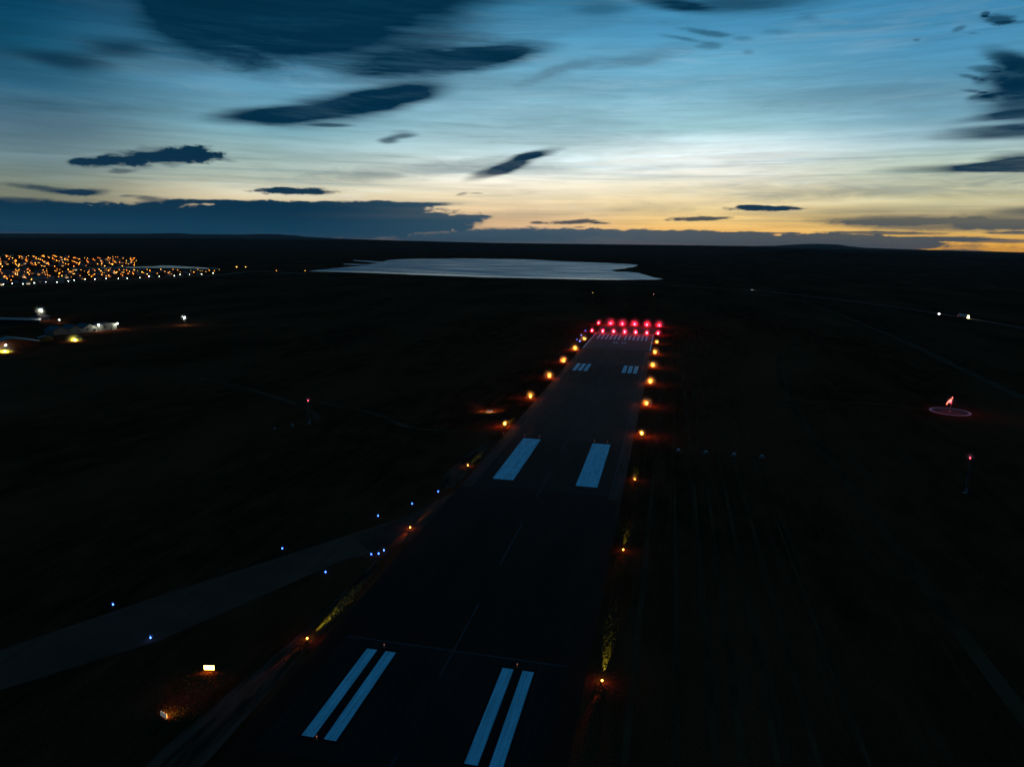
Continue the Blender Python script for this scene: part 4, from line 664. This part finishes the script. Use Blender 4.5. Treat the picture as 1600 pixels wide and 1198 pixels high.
# ------------------------------------------------------------------ airport buildings on the left
def metal_roof(name, c): return mat(name, c, .45, spec=.5, noise_amt=.3, noise_scale=.6, stretch=(4, .3, 1))
def gabled(name, label, loc, rz, w, d, h, rise, wallm, roofm, bays=1, over=.4, parts=True, openings=()):
    t = thing(name, label, 'building', loc, rz)
    b = bmesh.new(); bw = w/bays; pts = [(-w/2, 0), (w/2, 0), (w/2, h)]
    for i in range(bays): pts += [(w/2 - (i+.5)*bw, h + rise)] + ([(w/2 - (i+1)*bw, h)])
    prism(b, pts, -d/2, d/2); obj('wall', b, wallm, t)
    for i in range(bays):
        b = bmesh.new(); cx_ = -w/2 + (i+.5)*bw; o = over if bays == 1 else .0
        for s in (-1, 1):
            e = s*(bw/2 + o); dz = rise*(o/(bw/2))
            prism(b, [(cx_, h + rise + .02), (cx_ + e, h - dz + .02), (cx_ + e, h - dz + .22), (cx_, h + rise + .22)] if s > 0 else [(cx_ + e, h - dz + .02), (cx_, h + rise + .02), (cx_, h + rise + .22), (cx_ + e, h - dz + .22)], -d/2 - over, d/2 + over)
        bmesh.ops.recalc_face_normals(b, faces=b.faces[:])
        obj('roof', b, roofm, t)
    for kind, x, z, ww, hh in openings:
        b = bmesh.new(); box(b, (x, -d/2 - .03, z + hh/2), (ww, .10, hh)); obj(kind, b, GLASS if kind == 'window' else DARK, t)
    return t
WALLW = mat('white_cladding', (.20, .20, .19), .7, noise_amt=.2, noise_scale=.8); WALLD = mat('dark_cladding', (.03, .03, .03), .8, noise_amt=.3, noise_scale=.5)
ROOFB = metal_roof('pale_sheet_roof', (.045, .03, .028)); ROOFD = metal_roof('dark_sheet_roof', (.014, .008, .007)); BRICK = mat('red_brick', (.12, .035, .02), .9, noise_amt=.4, noise_scale=2)
WIN = [('window', x, 1.2, 1.6, 1.2) for x in (-24, -18, -12, -6, 0, 6, 12, 18)]
hb = Vector((-452, -160, 0))
gabled('arched_hangar', 'long pale roofed hangar at the far left edge, below the tall floodlight', (-556, -128, 0), math.radians(43), 66, 20, 3.0, 2.2, WALLD, ROOFB, 1, .5, True, [('door', 20, 0, 7, 3.6), ('window', -10, 1.6, 2, 1.2), ('window', 0, 1.6, 2, 1.2)])
gabled('hangar', 'white hangar lit by wall lamps with a row of gabled bays', (-451, -154.7, 0), math.radians(72), 36, 14, 3.6, 3.0, WALLW, ROOFD, 3, .3, True, [('window', -6, 1.4, 1.6, 1.0), ('window', 2, 1.2, 1.4, 1.0), ('door', 15.4, 0, 2.4, 2.6), ('window', 9.6, 1.8, 1.2, 1.1)])
gabled('hangar_annex', 'white lit annex with a flat pale front at the right end of the hangar', (-439.8, -130, 0), math.radians(72), 16, 8, 5.2, 1.0, WALLW, ROOFD, 1, .2, True, [('window', -2.2, 2.6, 1.3, 1.3), ('door', 3.2, 0, 1.5, 2.3), ('window', 3.4, 3.4, 1.2, .9)])
gabled('terminal_building', 'dark roofed terminal with a lit doorway at the left picture edge', (-427, -235, 0), math.radians(60), 32, 16, 3.6, 3.4, BRICK, ROOFD, 1, .8, True, [('window', 6, 1.2, 2.0, 1.3), ('window', 12, 1.2, 2.0, 1.3), ('door', -4.0, 0, 2.2, 2.4), ('window', -9, 1.2, 2.0, 1.3)])
gabled('shed', 'small pale shed with a low roof right of the terminal', (-432, -200, 0), math.radians(60), 9, 6, 2.4, 1.4, WALLD, ROOFB, 1, .3, True, [('door', 0, 0, 1.4, 2.1)])
gabled('cabin', 'small pale cabin lit by the tall floodlight beyond the hangar', (-553, -84, 0), math.radians(-5), 14, 8, 3.0, 1.8, WALLW, ROOFB, 1, .3, True, [('door', 2, 0, 1.4, 2.1), ('window', -3, 1.2, 1.6, 1.1)])
L_FLOOD = lamp_mat('flood_white', (1.0, .96, .72), 60); L_FLOODY = lamp_mat('flood_yellow', (1.0, .82, .10), 60); L_COOL = lamp_mat('flood_cool', (.9, 1.0, .85), 40)
def floodlight(label, x, y, h, m, col, power, r=.45, group=None, halo_r=0.0, aim=(0, -1, -.6)):
    t = thing('floodlight', label, 'floodlight', (x, y, 0), 0, group)
    b = bmesh.new(); tube(b, (0, 0, 0), (0, 0, h), .12, .07, 8); tube(b, (0, 0, h), (0, -.7, h + .1), .05, n=6); obj('pole', b, STEEL, t)
    b = bmesh.new(); box(b, (0, -.9, h + .1), (r*1.6, r, .35), bevel=.05); obj('lamp_housing', b, DARK, t)
    b = bmesh.new(); ball(b, (0, -.95, h - .15), r, 2, .6); obj('lens', b, m, t, True)
    light_obj('point_light', t, (0, -1.5, h - .6), col, power, .25)
    if halo_r: mist(t, (0, -1.4, h - .4), halo_r)
    return t
floodlight('tall white floodlight shining above the long hangar roof', -548, -86.7, 10.0, L_FLOOD, (1, .95, .7), 5200, .8, 'apron floodlights', 6.0)
floodlight('small white lamp on a post right of the long hangar', -513, -102, 3.4, L_COOL, (1, 1, .85), 300, .35, 'apron floodlights', 2.0)
floodlight('white lamp over the left corner of the lit hangar annex', -436.6, -139.4, 6.0, L_COOL, (.95, 1, .75), 2000, .38, 'apron floodlights', 2.2)
floodlight('white lamp on a post at the right corner of the lit annex', -431.6, -123.6, 5.4, L_COOL, (.95, 1, .75), 1300, .38, 'apron floodlights', 2.2)
floodlight('yellow ground floodlight in front of the white hangar', -409, -194.5, 1.2, L_FLOODY, (1, .75, .03), 7000, .55, 'yellow ground floodlights', 7.5)
floodlight('yellow ground floodlight at the left picture edge below the terminal', -408, -256, 1.2, L_FLOODY, (1, .75, .03), 7000, .62, 'yellow ground floodlights', 8)
floodlight('white lamp above the terminal doorway', -421.4, -243.0, 3.2, L_COOL, (.95, 1, .8), 320, .4, 'apron floodlights', 1.8)
floodlight('orange lamp under the terminal eaves at the picture edge', -424.5, -248.5, 3.2, lamp_mat('eaves_orange', (1, .35, .06), 8), (1, .3, .04), 260, .3, 'apron floodlights', 2.0)
floodlight('lone white lamp post beside a pale track in the left field', -399.7, -77.1, 7.6, L_COOL, (.95, 1, .78), 1500, .55, None, 4.2)

# ------------------------------------------------------------------ traffic on the highway
def wheels(t, spots, r, w):
    for x, y in spots:
        b = bmesh.new(); tube(b, (x, y - w/2, r), (x, y + w/2, r), r, n=14); o = obj('wheel', b, RUBBER, t)
        b = bmesh.new(); tube(b, (x, y - w/2 - .01, r), (x, y + w/2 + .01, r), r*.55, n=12); obj('rim', b, STEEL, o)
L_HEAD = lamp_mat('headlight_white', (1, .95, .85), 60); L_HEADY = lamp_mat('headlight_warm', (1, .85, .32), 60); L_TAIL = lamp_mat('tail_red', (1, .05, .02), 14)
def head(t, x, y, z, m, r=.16):
    b = bmesh.new(); ball(b, (x, y, z), r, 2); obj('headlight', b, m, t, True)
def tail(t, x, y, z, r=.12):
    b = bmesh.new(); ball(b, (x, y, z), r, 2); obj('tail_light', b, L_TAIL, t, True)
def car(label, x, y, rz, paint, beams, tails_on=True, hr=.17):
    t = thing('car', label, 'car', (x, y, .06), rz, 'cars on the highway')
    b = bmesh.new()
    prism(b, [(-2.2, .35), (2.15, .35), (2.25, .62), (2.1, .85), (1.1, .98), (.45, 1.42), (-1.1, 1.45), (-1.9, 1.0), (-2.25, .92)], -.85, .85)
    bmesh.ops.recalc_face_normals(b, faces=b.faces[:]); bmesh.ops.bevel(b, geom=b.edges[:], offset=.06, segments=2, affect='EDGES'); obj('body', b, paint, t, False)
    for s in (-1, 1):
        b = bmesh.new(); prism(b, [(-1.5, 1.0), (.75, 1.0), (.38, 1.36), (-1.02, 1.38)], s*.86 - .015, s*.86 + .015); obj('window', b, GLASS, t)
    b = bmesh.new(); box(b, (.82, 0, 1.21), (.04, 1.4, .42)); obj('windscreen', b, GLASS, t)
    wheels(t, [(1.4, .78), (1.4, -.78), (-1.4, .78), (-1.4, -.78)], .32, .22)
    for s in (-1, 1):
        head(t, 2.2, s*.6, .68, L_HEAD, hr); tail(t, -2.22, s*.62, .8)
    if beams: light_obj('beam', t, (2.5, 0, .7), (1, .92, .8), beams, .1, 'SPOT', 50, (1, 0, -.07))
    return t
CARRED = mat('dark_red_car_paint', (.10, .015, .012), .3, spec=.5, noise_amt=.1, noise_scale=3); CARSIL = mat('silver_car_paint', (.5, .5, .52), .3, spec=.5, noise_amt=.1, noise_scale=3)
def heading(ax, ay, bx, by): return math.atan2(by - ay, bx - ax)
car('far car on the highway showing red tail lights', 190, 747, heading(196, 742, 120, 792), CARRED, 1500)
car('car with white headlights following behind the lorry', 371, 341, heading(371, 341, 388, 296), CARSIL, 500, hr=.42)
def lorry():
    t = thing('lorry', 'articulated lorry with yellow headlights and a pale trailer on the highway', 'lorry', (388.5, 293, .06), heading(381, 322, 388.5, 293))
    b = bmesh.new(); prism(b, [(-2.2, .6), (.2, .6), (.2, 1.6), (.05, 2.5), (-.15, 3.2), (-2.2, 3.4)], -1.2, 1.2); bmesh.ops.recalc_face_normals(b, faces=b.faces[:]); bmesh.ops.bevel(b, geom=b.edges[:], offset=.07, segments=2, affect='EDGES'); obj('cab', b, WHITE, t)
    b = bmesh.new(); box(b, (.14, 0, 2.25), (.06, 2.0, .8)); obj('windscreen', b, GLASS, t)
    b = bmesh.new(); box(b, (-10.0, 0, 2.55), (14.6, 2.5, 2.8), bevel=.05); obj('trailer', b, mat('trailer_skin', (.35, .36, .38), .5, noise_amt=.2, noise_scale=1), t)
    b = bmesh.new(); box(b, (-9, 0, .95), (15.5, 1.0, .25)); obj('chassis', b, DARK, t)
    wheels(t, [(-.7, 1.05), (-.7, -1.05), (-3.2, 1.0), (-3.2, -1.0), (-4.4, 1.0), (-4.4, -1.0), (-14, 1.0), (-14, -1.0), (-15.2, 1.0), (-15.2, -1.0), (-16.4, 1.0), (-16.4, -1.0)], .5, .3)
    for s in (-1, 1):
        head(t, .25, s*.85, .95, L_HEADY, .42); tail(t, -17.4, s*1.0, 1.1, .16)
        b = bmesh.new(); ball(b, (0, s*.7, 3.3), .2, 2); obj('roof_light', b, L_HEADY, t, True)
    light_obj('beam', t, (.9, 0, 1.0), (1, .85, .4), 5000, .1, 'SPOT', 50, (1, 0, -.07))
    light_obj('point_light', t, (-1.8, -2.2, 3.0), (.8, .9, 1), 14, .2)  # fill light without a fitting, added to brighten the trailer
lorry()

# ------------------------------------------------------------------ the town
TA = math.atan2(EDGE_ROAD[4][1] - EDGE_ROAD[2][1], EDGE_ROAD[4][0] - EDGE_ROAD[2][0])
L_SOD = lamp_mat('sodium_lamp', (1, .24, .02), 14); L_SOD2 = lamp_mat('warm_lamp', (1, .40, .06), 14); L_LED = lamp_mat('led_lamp', (.95, 1, .75), 26)
def street_lamp_proto(name, m, r):
    t = thing(name, 'x', 'street lamp')
    b = bmesh.new(); tube(b, (0, 0, 0), (0, 0, 7.2), .11, .07, 6); tube(b, (0, 0, 7.2), (1.2, 0, 7.4), .05, n=5); obj('pole', b, STEEL, t)
    b = bmesh.new(); ball(b, (1.3, 0, 7.1), r, 1, .7); obj('lamp_head', b, m, t)
    return t
def lamps(pts, protos, label, group):
    for p in protos: p['label'] = label; p['group'] = group
    used = {}
    for x, y in pts:
        q = random.choices(range(len(protos)), [3, 1.6][:len(protos)])[0]
        o = copy_tree(protos[q], (x, y, 0), random.choice((0, 1.57, 3.14, 4.71)) + TA)
        s = random.choice((.6, .75, .85, 1, 1.15))
        for c in o.children:
            if c.name.startswith('lamp_head'): c.scale = (s, s, s); c.location = (1.3*(1 - s), 0, 7.1*(1 - s))
    for p in protos:
        for c in list(p.children): bpy.data.objects.remove(c)
        bpy.data.objects.remove(p)
lamps(LAMPS_UPPER, [street_lamp_proto('street_lamp', L_SOD, .78), street_lamp_proto('street_lamp', L_SOD2, .78)], 'tiny orange street lamp of the far town, beyond the dark inlet', 'street lamps beyond the inlet')
lamps(LAMPS_LOWER, [street_lamp_proto('street_lamp', L_SOD, .6), street_lamp_proto('street_lamp', L_SOD2, .6)], 'tiny orange street lamp of the near town, this side of the inlet', 'street lamps this side of the inlet')
lamps(LAMPS_WHITE, [street_lamp_proto('street_lamp', L_LED, .55)], 'small white street lamp along the lit road at the near edge of town', 'white lamps along the town edge')
HROOF = [metal_roof('house_roof_rust', (.14, .05, .035)), metal_roof('house_roof_grey', (.10, .10, .11)), metal_roof('house_roof_green', (.05, .08, .06))]
HWALL = [mat('house_wall_cream', (.42, .22, .12), .9, noise_amt=.25, noise_scale=.5), mat('house_wall_brick', (.36, .12, .06), .9, noise_amt=.25, noise_scale=.5), mat('house_wall_white', (.40, .28, .20), .9, noise_amt=.2, noise_scale=.5)]
HWIN = [lamp_mat('lit_window_amber', (1, .42, .10), 2.2), lamp_mat('lit_window_dim', (1, .36, .08), .8), lamp_mat('lit_window_pale', (1, .7, .4), 1.6)]
HP = []
for k, (w, d, h, rise) in enumerate(((10, 8, 3, 2), (13, 8, 3, 1.8), (9, 9, 5.5, 2.2))):
    b = bmesh.new(); prism(b, [(-w/2, 0), (w/2, 0), (w/2, h), (0, h + rise), (-w/2, h)], -d/2, d/2, 0)
    for s in (-1, 1):
        e = s*(w/2 + .5); pr = [(0, h + rise + .03), (e, h - .2), (e, h + .02), (0, h + rise + .25)]
        prism(b, pr if s > 0 else pr[::-1], -d/2 - .4, d/2 + .4, 1)
    for x in (-w*.25, w*.25): box(b, (x, -d/2 - .02, 1.7), (1.4, .12, 1.2), 0, 2)
    box(b, (0, -d/2 - .02, 1.05), (1, .12, 2.1), 0, 2); box(b, (w*.2, d*.2, h + rise*.9), (.6, .6, 1.4), 0, 0)
    bmesh.ops.recalc_face_normals(b, faces=b.faces[:])
    HP.append(obj('house', b, [HWALL[k], HROOF[k], HWIN[k]]))
for i, (x, y) in enumerate(HOUSES):
    o = HP[i % 3].copy(); COL.objects.link(o); o.name = 'house'; o.location = (x, y, 0); o.rotation_euler = (0, 0, TA + random.choice((0, math.pi/2, math.pi)))
    near = y < 1.02*( -.35*(x + 1000) + 900) if False else (x*0 + math.hypot(x - CAM.x, y - CAM.y) < 2120)
    tag(o, 'small low house among the lamps of the near town' if near else 'small low house among the lamps of the far town', 'house', 'houses of the near town' if near else 'houses of the far town')
for o in HP: bpy.data.objects.remove(o)
def lone_lamp(label, x, y, m, r, h=6, z=0.0):
    t = thing('distant_lamp', label, 'lamp', (x, y, z), 0)
    b = bmesh.new(); tube(b, (0, 0, 0), (0, 0, h), .12, .08, 6); obj('pole', b, STEEL, t)
    b = bmesh.new(); ball(b, (0, 0, h + .3), r, 2); obj('lamp_head', b, m, t, True)
for lb, x, y, m, r in (('warm lamp alone right of the near town, left of two', -1058, 1017, L_SOD2, .9), ('warm lamp alone right of the near town, right of two', -1040, 1030, L_SOD2, .7),
                       ('orange lamp alone in the dark plain left of the lake tip', -866, 882, L_SOD, .5), ('faint orange lamp at the left tip of the lake', -812, 918, L_SOD, .5),
                       ('tiny amber lamp in the dark beyond the red lights, on the left', -77, 446, L_SOD2, .25), ('tiny red lamp in the dark beyond the red lights, on the right', 14.3, 460, lamp_mat('far_red', (1, .25, .2), 12), .25),
                       ('left one of two pinkish lamps far off on the plain', -6391, 6530, lamp_mat('far_pink', (1, .6, .6), 12), 2.2), ('right one of two pinkish lamps far off on the plain', -6330, 6560, lamp_mat('far_pale', (.8, .75, 1), 12), 1.6)):
    lone_lamp(lb, x, y, m, r)

# ------------------------------------------------------------------ thin evening haze: the far ridges fade towards the sky
hb = bmesh.new(); box(hb, (0, 0, -25), (140000, 140000, 590))
hm = bpy.data.materials.new('haze_air'); hm.use_nodes = True; hm.node_tree.nodes.clear()
hv = hm.node_tree.nodes.new('ShaderNodeVolumePrincipled'); hv.inputs['Density'].default_value = 8e-6; hv.inputs['Color'].default_value = (.9, .92, .95, 1)
ho = hm.node_tree.nodes.new('ShaderNodeOutputMaterial'); hm.node_tree.links.new(hv.outputs[0], ho.inputs['Volume'])
tag(obj('haze', hb, hm), kind='stuff')
